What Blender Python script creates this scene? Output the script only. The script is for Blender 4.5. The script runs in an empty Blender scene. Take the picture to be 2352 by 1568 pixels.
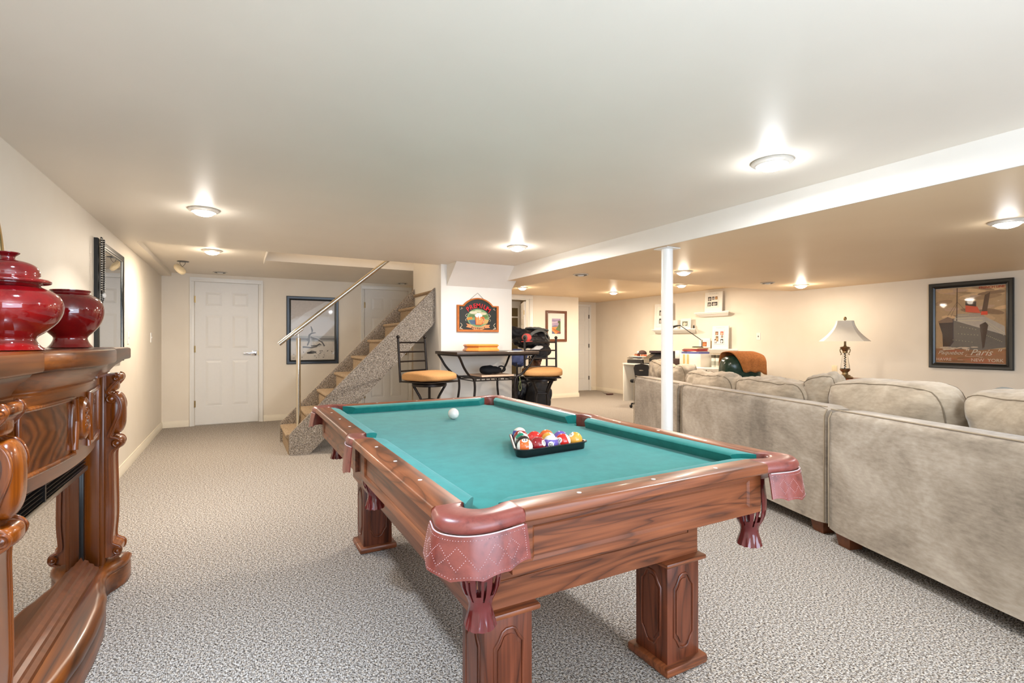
import bpy, bmesh, math, random
from mathutils import Vector, Matrix, noise
random.seed(7)
PI = math.pi
S = bpy.context.scene
COL = S.collection

# ------------------------------------------------------------------ camera
cam_d = bpy.data.cameras.new('camera'); cam = bpy.data.objects.new('camera', cam_d); COL.objects.link(cam)
cam.location = (0, 0, 1.16); cam.rotation_euler = (PI/2, 0, -math.atan2(.4812, .8766))
cam_d.sensor_width = 36; cam_d.lens = 1149.5/2352*36; cam_d.shift_y = -1/2352; cam_d.clip_start = .05
S.camera = cam
# ------------------------------------------------------------------ world, exposure
W = bpy.data.worlds.new('world'); S.world = W; W.use_nodes = True
W.node_tree.nodes['Background'].inputs[0].default_value = (.75, .82, 1, 1)
W.node_tree.nodes['Background'].inputs[1].default_value = .3
S.view_settings.view_transform = 'Standard'; S.view_settings.look = 'None'
S.view_settings.exposure = 0.78; S.view_settings.gamma = 1; S.view_settings.use_curve_mapping = False
S.cycles.max_bounces = 10; S.cycles.diffuse_bounces = 6; S.cycles.glossy_bounces = 4
S.cycles.use_denoising = True
S.cycles.sample_clamp_indirect = 6
# ------------------------------------------------------------------ lights
WARM = (1, .85, .67); MIDW = (1, .94, .87); NEUT = (.94, .97, 1); COOL = (.69, .825, 1)
def point(name, loc, e, col, r=.045):
    l = bpy.data.lights.new(name, 'POINT'); l.energy = e; l.color = col; l.shadow_soft_size = r
    o = bpy.data.objects.new(name, l); o.location = loc; COL.objects.link(o); return o
def area(name, loc, rot, sx, sy, e, col, spread=PI):
    l = bpy.data.lights.new(name, 'AREA'); l.shape = 'RECTANGLE'; l.size = sx; l.size_y = sy; l.energy = e; l.color = col; l.spread = spread
    o = bpy.data.objects.new(name, l); o.location = loc; o.rotation_euler = rot; COL.objects.link(o); return o
# unseen cool fill added behind the camera, set at the made-up glazed door
area('rear_fill', (1.6, -2.1, 1.15), (PI/2, 0, 0), 3.4, 1.7, 90, COOL)
# unseen cool fill added behind the camera, aimed up like a bounced flash
area('flash_fill', (.35, -.55, 1.35), (math.radians(165), 0, math.radians(-25)), .5, .5, 29, COOL)
def downlight(x, y, z, e, col, halo=.10, spread=180):
    l = bpy.data.lights.new('recessed_lamp', 'AREA'); l.shape = 'DISK'; l.size = .12; l.energy = e*(1-halo)*1.25; l.color = col; l.spread = math.radians(spread)
    o = bpy.data.objects.new('recessed_lamp', l); o.location = (x, y, z-.052); COL.objects.link(o)
    if halo: point('recessed_lamp_glow', (x, y, z-.085), e*halo, col, .04)
# x, y, ceiling height, watts, colour, label
LIT = [
 (-.194, 3.884, 2.03, 10, MIDW, 'lit recessed ceiling light above the left wall, the nearer of two on that side'),
 (-.225, 5.923, 2.08, 17, WARM, 'lit recessed ceiling light between the dangling smoke detector and the stair opening'),
 (2.26, 4.017, 2.03, 22, MIDW, 'lit recessed ceiling light just in front of the beer sign bulkhead'),
 (2.273, 1.521, 2.03, 14, NEUT, 'largest recessed ceiling light, beside the white dropped beam in the foreground'),
 (4.093, 1.212, 1.888, 6, NEUT, 'lit recessed ceiling light near the right edge above the sofa'),
 (6.547, 3.969, 1.904, 8.5, WARM, 'lit recessed ceiling light washing the wall above the table lamp'),
 (6.154, 7.276, 2.07, 20, WARM, 'lit recessed ceiling light in the far right corner near the closed door'),
 (4.088, 3.722, 1.888, 12, WARM, 'lit recessed ceiling light just right of the white pole'),
 (6.308, 5.788, 2.07, 14, WARM, 'lit recessed ceiling light over the white desk, left of the upper picture ledge'),
 (4.248, 7.37, 2.07, 20, WARM, 'lit recessed ceiling light above the heap of dark bags'),
]
for i, l in enumerate(LIT):
    downlight(l[0], l[1], l[2], l[3], l[4], .38 if i == 5 else .10, 125 if i == 0 else 180)
for x, y in ((-.2, 1.5), (-.2, -1.0), (2.26, -1.0), (4.1, -1.2)):
    downlight(x, y, 2.03 if x < 2.8 else 1.888, 9 if (x, y) == (-.2, 1.5) else 6, COOL, 0, 105 if x < 0 else 180)
point('shaft_fill', (1.2, 5.9, 3.1), 6, WARM, .08)  # unseen fill added to brighten the stair shaft
point('closet_light', (4.2, 9.0, 1.9), 8, WARM, .08)  # bare point light in the closet, no fixture there

# ================================================================== helpers
def lin(c):
    return tuple(((x/255)/12.92 if x/255 <= .04045 else ((x/255+.055)/1.055)**2.4) for x in c) + (1,)
class NT:
    def __init__(s, name):
        s.m = bpy.data.materials.new(name); s.m.use_nodes = True
        s.t = s.m.node_tree; s.p = s.t.nodes['Principled BSDF']
    def n(s, typ, **k):
        x = s.t.nodes.new(typ)
        for a, b in k.items(): setattr(x, a, b)
        return x
    def l(s, a, b): s.t.links.new(a, b)
    def coord(s, scale=(1, 1, 1), rot=(0, 0, 0), out='Object'):
        c = s.n('ShaderNodeTexCoord'); m = s.n('ShaderNodeMapping')
        m.inputs['Scale'].default_value = scale; m.inputs['Rotation'].default_value = rot
        s.l(c.outputs[out], m.inputs['Vector']); return m.outputs[0]
    def noise(s, v, scale, detail=2, rough=.5, dist=0):
        x = s.n('ShaderNodeTexNoise'); x.inputs['Scale'].default_value = scale; x.inputs['Detail'].default_value = detail
        x.inputs['Roughness'].default_value = rough; x.inputs['Distortion'].default_value = dist
        s.l(v, x.inputs['Vector']); return x.outputs['Fac']
    def ramp(s, f, stops, interp='LINEAR'):
        r = s.n('ShaderNodeValToRGB'); r.color_ramp.interpolation = interp
        e = r.color_ramp.elements
        while len(e) > 1: e.remove(e[-1])
        e[0].position = stops[0][0]; e[0].color = stops[0][1]
        for p, c in stops[1:]:
            q = e.new(p); q.color = c
        s.l(f, r.inputs[0]); return r.outputs[0]
    def bump(s, f, strength=.3, dist=.002, prev=None):
        b = s.n('ShaderNodeBump'); b.inputs['Strength'].default_value = strength; b.inputs['Distance'].default_value = dist
        s.l(f, b.inputs['Height'])
        if prev: s.l(prev, b.inputs['Normal'])
        s.l(b.outputs[0], s.p.inputs['Normal']); return b.outputs[0]
    def mix(s, f, a, b, mode='MIX'):
        x = s.n('ShaderNodeMix', data_type='RGBA', blend_type=mode)
        if isinstance(f, float): x.inputs[0].default_value = f
        else: s.l(f, x.inputs[0])
        for v, k in ((a, 6), (b, 7)):
            if isinstance(v, tuple): x.inputs[k].default_value = v
            else: s.l(v, x.inputs[k])
        return x.outputs[2]
    def set(s, **k):
        for a, b in k.items():
            i = s.p.inputs[a.replace('_', ' ')]
            if isinstance(b, (int, float, tuple)): i.default_value = b
            else: s.l(b, i)
        return s
def plain(name, col, rough=.5, metal=0, vary=.06, nscale=30, bump=.0, **k):
    a = NT(name); c = lin(col)
    v = a.coord(); f = a.noise(v, nscale, 3)
    d = tuple(max(0, x*(1-vary)) for x in c[:3])+(1,); u = tuple(min(1, x*(1+vary)) for x in c[:3])+(1,)
    a.set(Base_Color=a.ramp(f, [(.3, d), (.7, u)]), Roughness=rough, Metallic=metal, **k)
    if bump: a.bump(f, bump, .002)
    return a.m
def wood(name, dark, mid, light, axis=1, rough=.35, freq=5, coat=.0, dist=1.4, stretch=.11, rings=9.0):
    a = NT(name)
    sc = [1, 1, 1]; sc[axis] = stretch
    v = a.coord(tuple(sc)); big = a.noise(v, freq, 2, .45, dist)
    m = a.n('ShaderNodeMath', operation='MULTIPLY'); a.l(big, m.inputs[0]); m.inputs[1].default_value = rings
    fr = a.n('ShaderNodeMath', operation='FRACT'); a.l(m.outputs[0], fr.inputs[0])
    sf = [110, 110, 110]; sf[axis] = 2.2; fine = a.noise(a.coord(tuple(sf)), 1, 3)
    s2 = [26, 26, 26]; s2[axis] = .8; med = a.noise(a.coord(tuple(s2)), 1, 3, .6)
    c1 = a.ramp(fr.outputs[0], [(0, lin(mid)), (.45, lin(light)), (.80, lin(mid)), (.94, lin(dark)), (1, lin(mid))])
    c2 = a.ramp(med, [(.28, lin(dark)), (.5, lin(mid)), (.75, lin(light))])
    c3 = a.mix(.4, c1, c2)
    c4 = a.mix(1.0, c3, a.ramp(fine, [(.3, (.66, .62, .6, 1)), (.58, (1, 1, 1, 1))]), 'MULTIPLY')
    a.set(Base_Color=c4, Roughness=rough, Coat_Weight=coat, Coat_Roughness=.08)
    a.bump(fine, .06, .001)
    return a.m
M = {}
M['wall'] = (lambda a: (a.set(Base_Color=a.ramp(a.noise(a.coord(), 3, 3), [(.3, lin((228, 218, 202))), (.7, lin((232, 223, 208)))]), Roughness=.55), a.bump(a.noise(a.coord(), 160, 2), .06, .001), a.m)[-1])(NT('wall_paint'))
M['wallw'] = (lambda a: (a.set(Base_Color=a.ramp(a.noise(a.coord(), 3, 3), [(.3, lin((230, 225, 216))), (.7, lin((234, 229, 221)))]), Roughness=.5), a.bump(a.noise(a.coord(), 160, 2), .06, .001), a.m)[-1])(NT('white_wall_paint'))
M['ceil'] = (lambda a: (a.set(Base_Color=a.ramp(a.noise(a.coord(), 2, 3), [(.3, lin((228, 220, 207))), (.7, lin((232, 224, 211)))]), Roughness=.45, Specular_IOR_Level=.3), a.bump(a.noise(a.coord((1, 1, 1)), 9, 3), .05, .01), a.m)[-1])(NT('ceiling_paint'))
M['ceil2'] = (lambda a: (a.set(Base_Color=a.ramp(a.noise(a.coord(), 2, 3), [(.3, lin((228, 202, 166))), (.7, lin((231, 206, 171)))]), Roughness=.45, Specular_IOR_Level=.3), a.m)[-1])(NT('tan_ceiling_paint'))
M['white'] = plain('white_trim_paint', (232, 231, 227), .35, vary=.01)
M['door'] = plain('door_paint', (226, 225, 222), .4, vary=.01)
M['base'] = plain('baseboard_paint', (228, 219, 200), .4, vary=.015)
def carpet(name, dk, md, lt, sc=1.0):
    a = NT(name); v = a.coord((1, .40, 1), (0, 0, .6)); v2 = a.coord((.45, 1, 1), (0, 0, -.35))
    n1 = a.noise(v, 230*sc, 2, .55); n2 = a.noise(v2, 200*sc, 3, .6); n3 = a.noise(a.coord(), 460*sc, 1)
    ad = a.n('ShaderNodeMath', operation='ADD'); a.l(n1, ad.inputs[0]); a.l(n2, ad.inputs[1])
    ad2 = a.n('ShaderNodeMath', operation='MULTIPLY_ADD'); a.l(n3, ad2.inputs[0]); ad2.inputs[1].default_value = .55; a.l(ad.outputs[0], ad2.inputs[2])
    mr = a.n('ShaderNodeMapRange'); a.l(ad2.outputs[0], mr.inputs[0]); mr.inputs[1].default_value = .93; mr.inputs[2].default_value = 1.62
    c = a.ramp(mr.outputs[0], [(.18, lin(dk)), (.46, lin(md)), (.68, lin(lt)), (1.0, lin(tuple(min(255, x+22) for x in lt)))])
    hue = a.ramp(a.noise(a.coord(), 90*sc, 2), [(.40, (1, .93, .84, 1)), (.52, (1, 1, 1, 1))])
    a.set(Base_Color=a.mix(1.0, c, hue, 'MULTIPLY'), Roughness=.95, Specular_IOR_Level=.1)
    a.bump(ad2.outputs[0], .7, .006); return a.m
M['carpet'] = carpet('berber_carpet', (52, 45, 42), (142, 134, 126), (207, 202, 196))
M['carpet_str'] = carpet('stair_side_carpet', (56, 53, 54), (130, 119, 107), (196, 186, 174), 1.05)
M['carpet_trd'] = carpet('stair_tread_carpet', (118, 101, 82), (154, 134, 111), (182, 164, 141), 1.2)
def suede(name, c1, c2, c3):
    a = NT(name); v = a.coord()
    f = a.noise(v, 3.2, 6, .62, .6); f2 = a.noise(a.coord((1, 1, 3)), 22, 4, .6)
    ad = a.n('ShaderNodeMath', operation='MULTIPLY_ADD'); a.l(f2, ad.inputs[0]); ad.inputs[1].default_value = .45; a.l(f, ad.inputs[2])
    a.set(Base_Color=a.ramp(ad.outputs[0], [(.5, lin(c1)), (.72, lin(c2)), (.95, lin(c3))]), Roughness=.9, Specular_IOR_Level=.15, Sheen_Weight=.25, Sheen_Roughness=.5)
    a.bump(a.noise(v, 500, 2), .15, .001); return a.m
M['suede'] = suede('taupe_microsuede', (118, 106, 92), (150, 137, 121), (175, 163, 148))
M['suede2'] = suede('cushion_microsuede', (136, 122, 103), (162, 147, 127), (184, 169, 149))
M['piping'] = plain('sofa_piping', (112, 98, 80), .8)
M['edge'] = plain('sofa_edge_seam', (150, 134, 112), .85)
M['felt'] = (lambda a: (a.set(Base_Color=a.ramp(a.noise(a.coord(), 14, 5, .7), [(.3, lin((16, 114, 108))), (.7, lin((30, 130, 124)))]), Roughness=.9, Specular_IOR_Level=.3, Sheen_Weight=.25, Sheen_Roughness=.45), a.p.inputs['Sheen Tint'].__setattr__('default_value', (.75, .92, 1, 1)), a.bump(a.noise(a.coord(), 700, 2), .15, .0006), a.m)[-1])(NT('green_felt'))
PW = ((54, 25, 12), (120, 64, 34), (154, 88, 52))
M['pwx'] = wood('rail_laminate_across', *PW, axis=0, rough=.36, coat=.10)
M['pwy'] = wood('rail_laminate_along', *PW, axis=1, rough=.36, coat=.10)
M['pwz'] = wood('leg_laminate', (52, 22, 10), (102, 50, 28), (130, 68, 42), axis=2, rough=.36, coat=.10)
FW = ((30, 12, 2), (98, 46, 8), (148, 78, 17))
M['fwy'] = wood('mantel_wood_along', *FW, axis=1, rough=.30, coat=.20, freq=4, rings=4)
M['fwz'] = wood('mantel_wood_upright', *FW, axis=2, rough=.30, coat=.20, freq=4, rings=4)
M['fwc'] = wood('mantel_carved_wood', (36, 14, 3), (106, 48, 8), (154, 80, 17), axis=2, rough=.24, coat=.45, freq=4, rings=3)
def chevron():
    a = NT('chevron_veneer'); c = a.n('ShaderNodeTexCoord'); s = a.n('ShaderNodeSeparateXYZ'); a.l(c.outputs['Object'], s.inputs[0])
    ab = a.n('ShaderNodeMath', operation='ABSOLUTE'); sb = a.n('ShaderNodeMath', operation='SUBTRACT'); a.l(s.outputs[2], sb.inputs[0]); sb.inputs[1].default_value = .885
    a.l(sb.outputs[0], ab.inputs[0])
    ad = a.n('ShaderNodeMath', operation='ADD'); a.l(ab.outputs[0], ad.inputs[0]); a.l(s.outputs[1], ad.inputs[1])
    n = a.noise(c.outputs['Object'], 8, 2)
    ma = a.n('ShaderNodeMath', operation='MULTIPLY_ADD'); a.l(n, ma.inputs[0]); ma.inputs[1].default_value = .12; a.l(ad.outputs[0], ma.inputs[2])
    mu = a.n('ShaderNodeMath', operation='MULTIPLY'); a.l(ma.outputs[0], mu.inputs[0]); mu.inputs[1].default_value = 36
    pp = a.n('ShaderNodeMath', operation='PINGPONG'); a.l(mu.outputs[0], pp.inputs[0]); pp.inputs[1].default_value = 1
    a.set(Base_Color=a.ramp(pp.outputs[0], [(0, lin((62, 27, 6))), (.5, lin((92, 42, 10))), (1, lin((112, 56, 16)))]), Roughness=.2, Coat_Weight=.7, Coat_Roughness=.06)
    return a.m
M['chev'] = chevron()
M['black_glass'] = plain('firebox_mirror_glass', (205, 200, 192), .02, 1, vary=0)
M['mirror'] = plain('mirror_glass', (205, 208, 210), .02, 1, vary=0)
M['dark_metal'] = plain('black_enamel', (24, 23, 22), .3, .3)
M['louvre'] = plain('black_louvre', (16, 16, 17), .25, .2)
M['silver_edge'] = plain('brushed_edge', (180, 178, 170), .25, 1)
M['iron'] = plain('bronzed_iron', (46, 40, 37), .32, .75)
M['iron_lt'] = plain('iron_table_edge', (74, 62, 54), .35, .5)
M['steel'] = plain('brushed_steel', (206, 198, 182), .16, 1, vary=.02)
M['chrome'] = plain('chrome', (225, 226, 230), .12, 1, vary=.01)
M['brass'] = plain('brass', (168, 146, 104), .35, 1)
M['seat'] = plain('tan_weave', (176, 128, 76), .85, vary=.22, nscale=260, bump=.3)
def leather():
    a = NT('burgundy_leather'); v = a.coord(); f = a.noise(v, 16, 5, .7, .4); f2 = a.noise(v, 90, 3)
    a.set(Base_Color=a.ramp(f, [(.28, lin((86, 36, 34))), (.48, lin((128, 62, 54))), (.75, lin((146, 76, 66)))]), Roughness=.34, Coat_Weight=.2, Coat_Roughness=.25)
    a.bump(f2, .12, .001); return a.m
M['leather'] = leather()
M['leather_d'] = plain('glossy_burgundy_leather', (104, 36, 36), .16, vary=.25, nscale=12, Coat_Weight=.4)
M['stitch'] = plain('pale_stitching', (214, 190, 196), .7)
M['pearl'] = plain('pearl_inlay', (240, 238, 230), .25, vary=.02)
M['vase'] = (lambda a: (a.set(Base_Color=a.ramp(a.noise(a.coord(), 5, 5, .7), [(.25, lin((66, 5, 11))), (.5, lin((118, 10, 14))), (.8, lin((142, 22, 17)))]), Roughness=.08, Coat_Weight=.8, Coat_Roughness=.04), a.m)[-1])(NT('red_glaze'))
M['blackp'] = plain('black_plastic', (26, 26, 28), .35)
M['blackf'] = plain('black_fabric', (20, 20, 24), .8, vary=.35, nscale=14, bump=.4)
M['blackl'] = plain('black_nylon', (30, 30, 33), .42, vary=.3, nscale=10, bump=.3)
M['navyf'] = plain('navy_fabric', (62, 72, 110), .8, vary=.2, nscale=12, bump=.4)
M['whitef'] = plain('white_fabric', (222, 222, 220), .8, vary=.08, nscale=12)
M['grayf'] = plain('gray_fabric', (104, 104, 98), .8, vary=.15, nscale=16)
M['coral'] = plain('coral_fabric', (238, 96, 88), .7)
M['lime'] = plain('pale_green_cord', (196, 214, 150), .6)
M['desk'] = plain('white_laminate', (226, 223, 214), .35, vary=.01)
M['frame_b'] = plain('black_frame_lacquer', (20, 22, 22), .28, vary=.1)
M['frame_br'] = plain('brown_frame_wood', (104, 58, 32), .35, vary=.2)
M['frame_w'] = plain('white_frame_paint', (230, 228, 220), .4, vary=.01)
M['mat'] = plain('picture_mat', (232, 228, 218), .8, vary=.01)
M['orange_wood'] = plain('orange_stained_box_wood', (212, 128, 56), .4, vary=.07)
M['sign_wood'] = plain('sign_frame_wood', (186, 104, 40), .45, vary=.12)
M['shade'] = plain('lamp_shade_linen', (236, 232, 220), .8, vary=.01)
M['antique'] = plain('antique_silver_gilt', (150, 128, 92), .35, .8, vary=.2)
M['twood'] = plain('cherry_table_wood', (158, 74, 34), .3, vary=.12)
M['green_l'] = plain('dark_green_leather', (34, 58, 46), .22, vary=.2)
M['throw'] = plain('rust_throw', (160, 98, 46), .9, vary=.2, nscale=60, bump=.4)
M['ivory'] = plain('ivory_plastic', (232, 214, 178), .4)
M['lens'] = NT('lit_lens').m
def emis(name, col, st):
    a = NT(name); a.set(Base_Color=(1, 1, 1, 1), Roughness=.4); a.p.inputs['Emission Color'].default_value = col; a.p.inputs['Emission Strength'].default_value = st; return a.m
M['lens'] = emis('lit_lamp_lens', (1, .96, .9, 1), 14)
M['can'] = plain('light_trim_ring', (206, 200, 190), .35, .2)
def glassm():
    a = NT('clear_glass'); a.set(Base_Color=(.97, .98, .97, 1), Roughness=.02, Transmission_Weight=1.0, IOR=1.3); return a.m
M['glass'] = glassm()
_flat = {}
def flat(col, rough=.6, name=None):
    k = (col, rough)
    if k not in _flat: _flat[k] = plain(name or 'print_colour', col, rough, vary=.05, nscale=40)
    return _flat[k]

# ------------------------------------------------------------------ mesh builder (world or local coordinates)
class B:
    def __init__(s): s.v = []; s.f = []; s.mi = []; s.cur = 0; s.flatf = set()
    def add(s, vs, fs):
        o = len(s.v); s.v += [tuple(v) for v in vs]; s.f += [tuple(i+o for i in f) for f in fs]; s.mi += [s.cur]*len(fs); return s
    def merge(s, o, mtx=None):
        vs = [tuple(mtx @ Vector(v)) for v in o.v] if mtx else o.v
        return s.add(vs, o.f)
    def box(s, lo, hi, bev=0, rot=None, piv=None):
        x0, y0, z0 = lo; x1, y1, z1 = hi
        if bev <= 0:
            vs = [(x0, y0, z0), (x1, y0, z0), (x1, y1, z0), (x0, y1, z0), (x0, y0, z1), (x1, y0, z1), (x1, y1, z1), (x0, y1, z1)]
            fs = [(3, 2, 1, 0), (4, 5, 6, 7), (0, 1, 5, 4), (1, 2, 6, 5), (2, 3, 7, 6), (3, 0, 4, 7)]
        else:
            bm = bmesh.new(); bmesh.ops.create_cube(bm, size=1)
            for v in bm.verts:
                v.co = Vector(((x0+x1)/2+v.co.x*(x1-x0), (y0+y1)/2+v.co.y*(y1-y0), (z0+z1)/2+v.co.z*(z1-z0)))
            bmesh.ops.bevel(bm, geom=bm.edges[:], offset=bev, segments=2, affect='EDGES', profile=.5)
            bm.verts.index_update(); vs = [v.co.copy() for v in bm.verts]; fs = [tuple(v.index for v in f.verts) for f in bm.faces]; bm.free()
        if rot is not None:
            p = Vector(piv if piv else ((x0+x1)/2, (y0+y1)/2, (z0+z1)/2)); vs = [p+rot @ (Vector(v)-p) for v in vs]
        return s.add(vs, fs)
    def quad(s, *p): return s.add(p, [tuple(range(len(p)))])
    def prism(s, poly, axis, a, b):
        """poly: 2D points (the two other axes in order), extruded along axis from a to b"""
        def mk(p, t):
            q = list(p); q.insert(axis, t); return tuple(q)
        n = len(poly); vs = [mk(p, a) for p in poly]+[mk(p, b) for p in poly]
        fs = [tuple(range(n))[::-1], tuple(range(n, 2*n))]+[(i, (i+1) % n, n+(i+1) % n, n+i) for i in range(n)]
        return s.add(vs, fs)
    def tube(s, path, r, seg=10, closed=False, cap=True, squash=None):
        P = [Vector(p) for p in path]; n = len(P); rs = r if isinstance(r, (list, tuple)) else [r]*n
        T = []
        for i in range(n):
            a = P[(i-1) % n] if (closed or i > 0) else P[i]; b = P[(i+1) % n] if (closed or i < n-1) else P[i]
            t = (b-a); T.append(t.normalized() if t.length > 1e-9 else Vector((0, 0, 1)))
        up = Vector((0, 0, 1)) if abs(T[0].z) < .9 else Vector((1, 0, 0))
        nrm = (up-T[0]*up.dot(T[0])).normalized(); vs = []
        for i in range(n):
            nrm = (nrm-T[i]*nrm.dot(T[i])).normalized(); bi = T[i].cross(nrm)
            for k in range(seg):
                a = 2*PI*k/seg; vs.append(P[i]+(nrm*math.cos(a)*(squash[0] if squash else 1)+bi*math.sin(a)*(squash[1] if squash else 1))*rs[i])
        fs = []
        for i in range(n if closed else n-1):
            for k in range(seg):
                a = i*seg+k; b = i*seg+(k+1) % seg; c = ((i+1) % n)*seg+(k+1) % seg; d = ((i+1) % n)*seg+k
                fs.append((a, d, c, b))
        if cap and not closed: fs += [tuple(range(seg)), tuple(range((n-1)*seg, n*seg))[::-1]]
        return s.add(vs, fs)
    def lathe(s, prof, c=(0, 0, 0), seg=32, axis=2, sx=1, sy=1, ang=0):
        """prof: (radius, height)"""
        vs = []; n = len(prof)
        for r, h in prof:
            for k in range(seg):
                a = 2*PI*k/seg+ang; p = [r*math.cos(a)*sx, r*math.sin(a)*sy]; p.insert(axis, h)
                vs.append((c[0]+p[0], c[1]+p[1], c[2]+p[2]))
        fs = [(i*seg+k, i*seg+(k+1) % seg, (i+1)*seg+(k+1) % seg, (i+1)*seg+k) for i in range(n-1) for k in range(seg)]
        fs += [tuple(range(seg))[::-1], tuple(range((n-1)*seg, n*seg))]
        return s.add(vs, fs)
    def sphere(s, c, r, seg=20, sc=(1, 1, 1)):
        m = seg//2; vs = [(c[0], c[1], c[2]-r*sc[2])]
        for i in range(1, m):
            a = -PI/2+PI*i/m
            for k in range(seg): b = 2*PI*k/seg; vs.append((c[0]+r*sc[0]*math.cos(a)*math.cos(b), c[1]+r*sc[1]*math.cos(a)*math.sin(b), c[2]+r*sc[2]*math.sin(a)))
        vs.append((c[0], c[1], c[2]+r*sc[2])); L = len(vs)-1
        fs = [(0, 1+(k+1) % seg, 1+k) for k in range(seg)]
        for i in range(m-2):
            for k in range(seg): fs.append((1+i*seg+k, 1+i*seg+(k+1) % seg, 1+(i+1)*seg+(k+1) % seg, 1+(i+1)*seg+k))
        fs += [(L, 1+(m-2)*seg+k, 1+(m-2)*seg+(k+1) % seg) for k in range(seg)]
        return s.add(vs, fs)
    def ribbon(s, path, w, d=(0, 0, 1), th=.001):
        """flat strip: path of points, width vector d*w"""
        P = [Vector(p) for p in path]; D = Vector(d)*w*.5; vs = []; fs = []
        for p in P: vs += [p-D, p+D]
        for i in range(len(P)-1): fs.append((2*i, 2*i+1, 2*i+3, 2*i+2))
        return s.add(vs, fs)
    def xf(s, m):
        s.v = [tuple(m @ Vector(v)) for v in s.v]; return s
def rootm(o):
    m = Matrix.Identity(4)
    while o is not None: m = o.matrix_basis @ m; o = o.parent
    return m
def mk(name, b, mat, parent=None, smooth=38, local=False, label=None, kind=None):
    me = bpy.data.meshes.new(name); vs = b.v
    if parent is not None and not local:
        im = rootm(parent).inverted(); vs = [tuple(im @ Vector(v)) for v in vs]
    me.from_pydata(vs, [], b.f); me.update()
    bm = bmesh.new(); bm.from_mesh(me); bmesh.ops.recalc_face_normals(bm, faces=bm.faces); bm.to_mesh(me); bm.free()
    mats = mat if isinstance(mat, (list, tuple)) else [mat]
    for m in mats: me.materials.append(m)
    if len(mats) > 1: me.polygons.foreach_set('material_index', b.mi)
    if smooth:
        me.polygons.foreach_set('use_smooth', [True]*len(me.polygons)); me.set_sharp_from_angle(angle=math.radians(smooth))
    o = bpy.data.objects.new(name, me); COL.objects.link(o)
    if parent is not None: o.parent = parent
    if label: o['label'] = label
    if kind: o['kind'] = kind
    return o
def tag(o, label, cat, group=None, kind=None):
    o['label'] = label; o['category'] = cat
    if group: o['group'] = group
    if kind: o['kind'] = kind
    return o
def thing(name, label, cat, loc, rz=0, group=None):
    o = bpy.data.objects.new(name, None); o.location = loc; o.rotation_euler = (0, 0, rz); o.empty_display_size = .1
    COL.objects.link(o); return tag(o, label, cat, group)
def struct(name, b, mat, parent=None, smooth=38):
    o = mk(name, b, mat, parent, smooth)
    if parent is None: o['kind'] = 'structure'
    return o
def copy_tree(o, parent=None):
    c = o.copy(); COL.objects.link(c)
    if parent is not None: c.parent = parent
    for ch in list(o.children): copy_tree(ch, c)
    return c
def bez(p0, p1, p2, p3, n=12):
    r = []
    for i in range(n+1):
        t = i/n; u = 1-t
        r.append(tuple(u**3*a+3*u*u*t*b+3*u*t*t*c+t**3*d for a, b, c, d in zip(p0, p1, p2, p3)))
    return r
def smoothpath(pts, n=6):
    out = []
    L = len(pts)
    for i in range(L-1):
        p0 = pts[max(0, i-1)]; p1 = pts[i]; p2 = pts[i+1]; p3 = pts[min(L-1, i+2)]
        for k in range(n):
            t = k/n
            out.append(tuple(.5*((2*b)+(-a+c)*t+(2*a-5*b+4*c-d)*t*t+(-a+3*b-3*c+d)*t**3) for a, b, c, d in zip(p0, p1, p2, p3)))
    out.append(tuple(pts[-1])); return out
def textmesh(txt, size, extr=.0, font_shear=0, spacing=1.0, align='CENTER', bold=0):
    c = bpy.data.curves.new('t', 'FONT'); c.body = txt; c.size = size; c.align_x = align; c.align_y = 'CENTER'; c.extrude = extr; c.shear = font_shear; c.space_character = spacing; c.offset = bold
    o = bpy.data.objects.new('t', c); COL.objects.link(o)
    dg = bpy.context.evaluated_depsgraph_get(); dg.update()
    me = bpy.data.meshes.new_from_object(o.evaluated_get(dg))
    b = B(); b.add([v.co.copy() for v in me.vertices], [tuple(p.vertices) for p in me.polygons])
    bpy.data.objects.remove(o); bpy.data.curves.remove(c); bpy.data.meshes.remove(me)
    return b
def basis(ux, uy, uz, o):
    return Matrix(((ux[0], uy[0], uz[0], o[0]), (ux[1], uy[1], uz[1], o[1]), (ux[2], uy[2], uz[2], o[2]), (0, 0, 0, 1)))
def warp(b, fn): b.v = [tuple(fn(*v)) for v in b.v]; return b
def cushion(hw, hd, hh, seed=0, n=5.0, cuts=12, amp=.012, sag=.0, puff=.25, crease=0):
    """soft box; local x = width, y = thickness, z = height; returns surface function and builder"""
    def f(p):
        x, y, z = p; s = (abs(x)**n+abs(y)**n+abs(z)**n)**(1/n); q = Vector((x/s, y/s, z/s))
        e = 1-max(abs(q.x)**3, abs(q.z)**3)
        yy = q.y*(1-puff+puff*e*1.2)
        w = Vector((q.x*hw, yy*hd, q.z*hh))
        a = noise.noise(Vector((w.x*7, w.y*7, w.z*7))+Vector((seed*3.1, seed, 0)))*amp+noise.noise(Vector((w.x*20, w.y*18, w.z*12))+Vector((0, seed*5, seed)))*amp*.45
        if crease:
            for fr, am in ((6, 1), (13, .55)):
                r_ = 1-abs(noise.noise(Vector((w.x*fr*.7+w.z*fr*.5, w.y*fr, w.z*fr*.9-w.x*fr*.35))+Vector((seed*7.7, seed*2.3, 1.5))))*2.2; a += -crease*am*max(0, r_-.55)*2
        w.z -= sag*math.cos(q.x*PI/2)*max(0, q.z)
        return w+q.normalized()*a
    bm = bmesh.new(); bmesh.ops.create_cube(bm, size=2); bmesh.ops.subdivide_edges(bm, edges=bm.edges[:], cuts=cuts, use_grid_fill=True)
    bm.verts.index_update(); b = B(); b.add([f(v.co) for v in bm.verts], [tuple(v.index for v in fc.verts) for fc in bm.faces]); bm.free()
    return f, b
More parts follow.
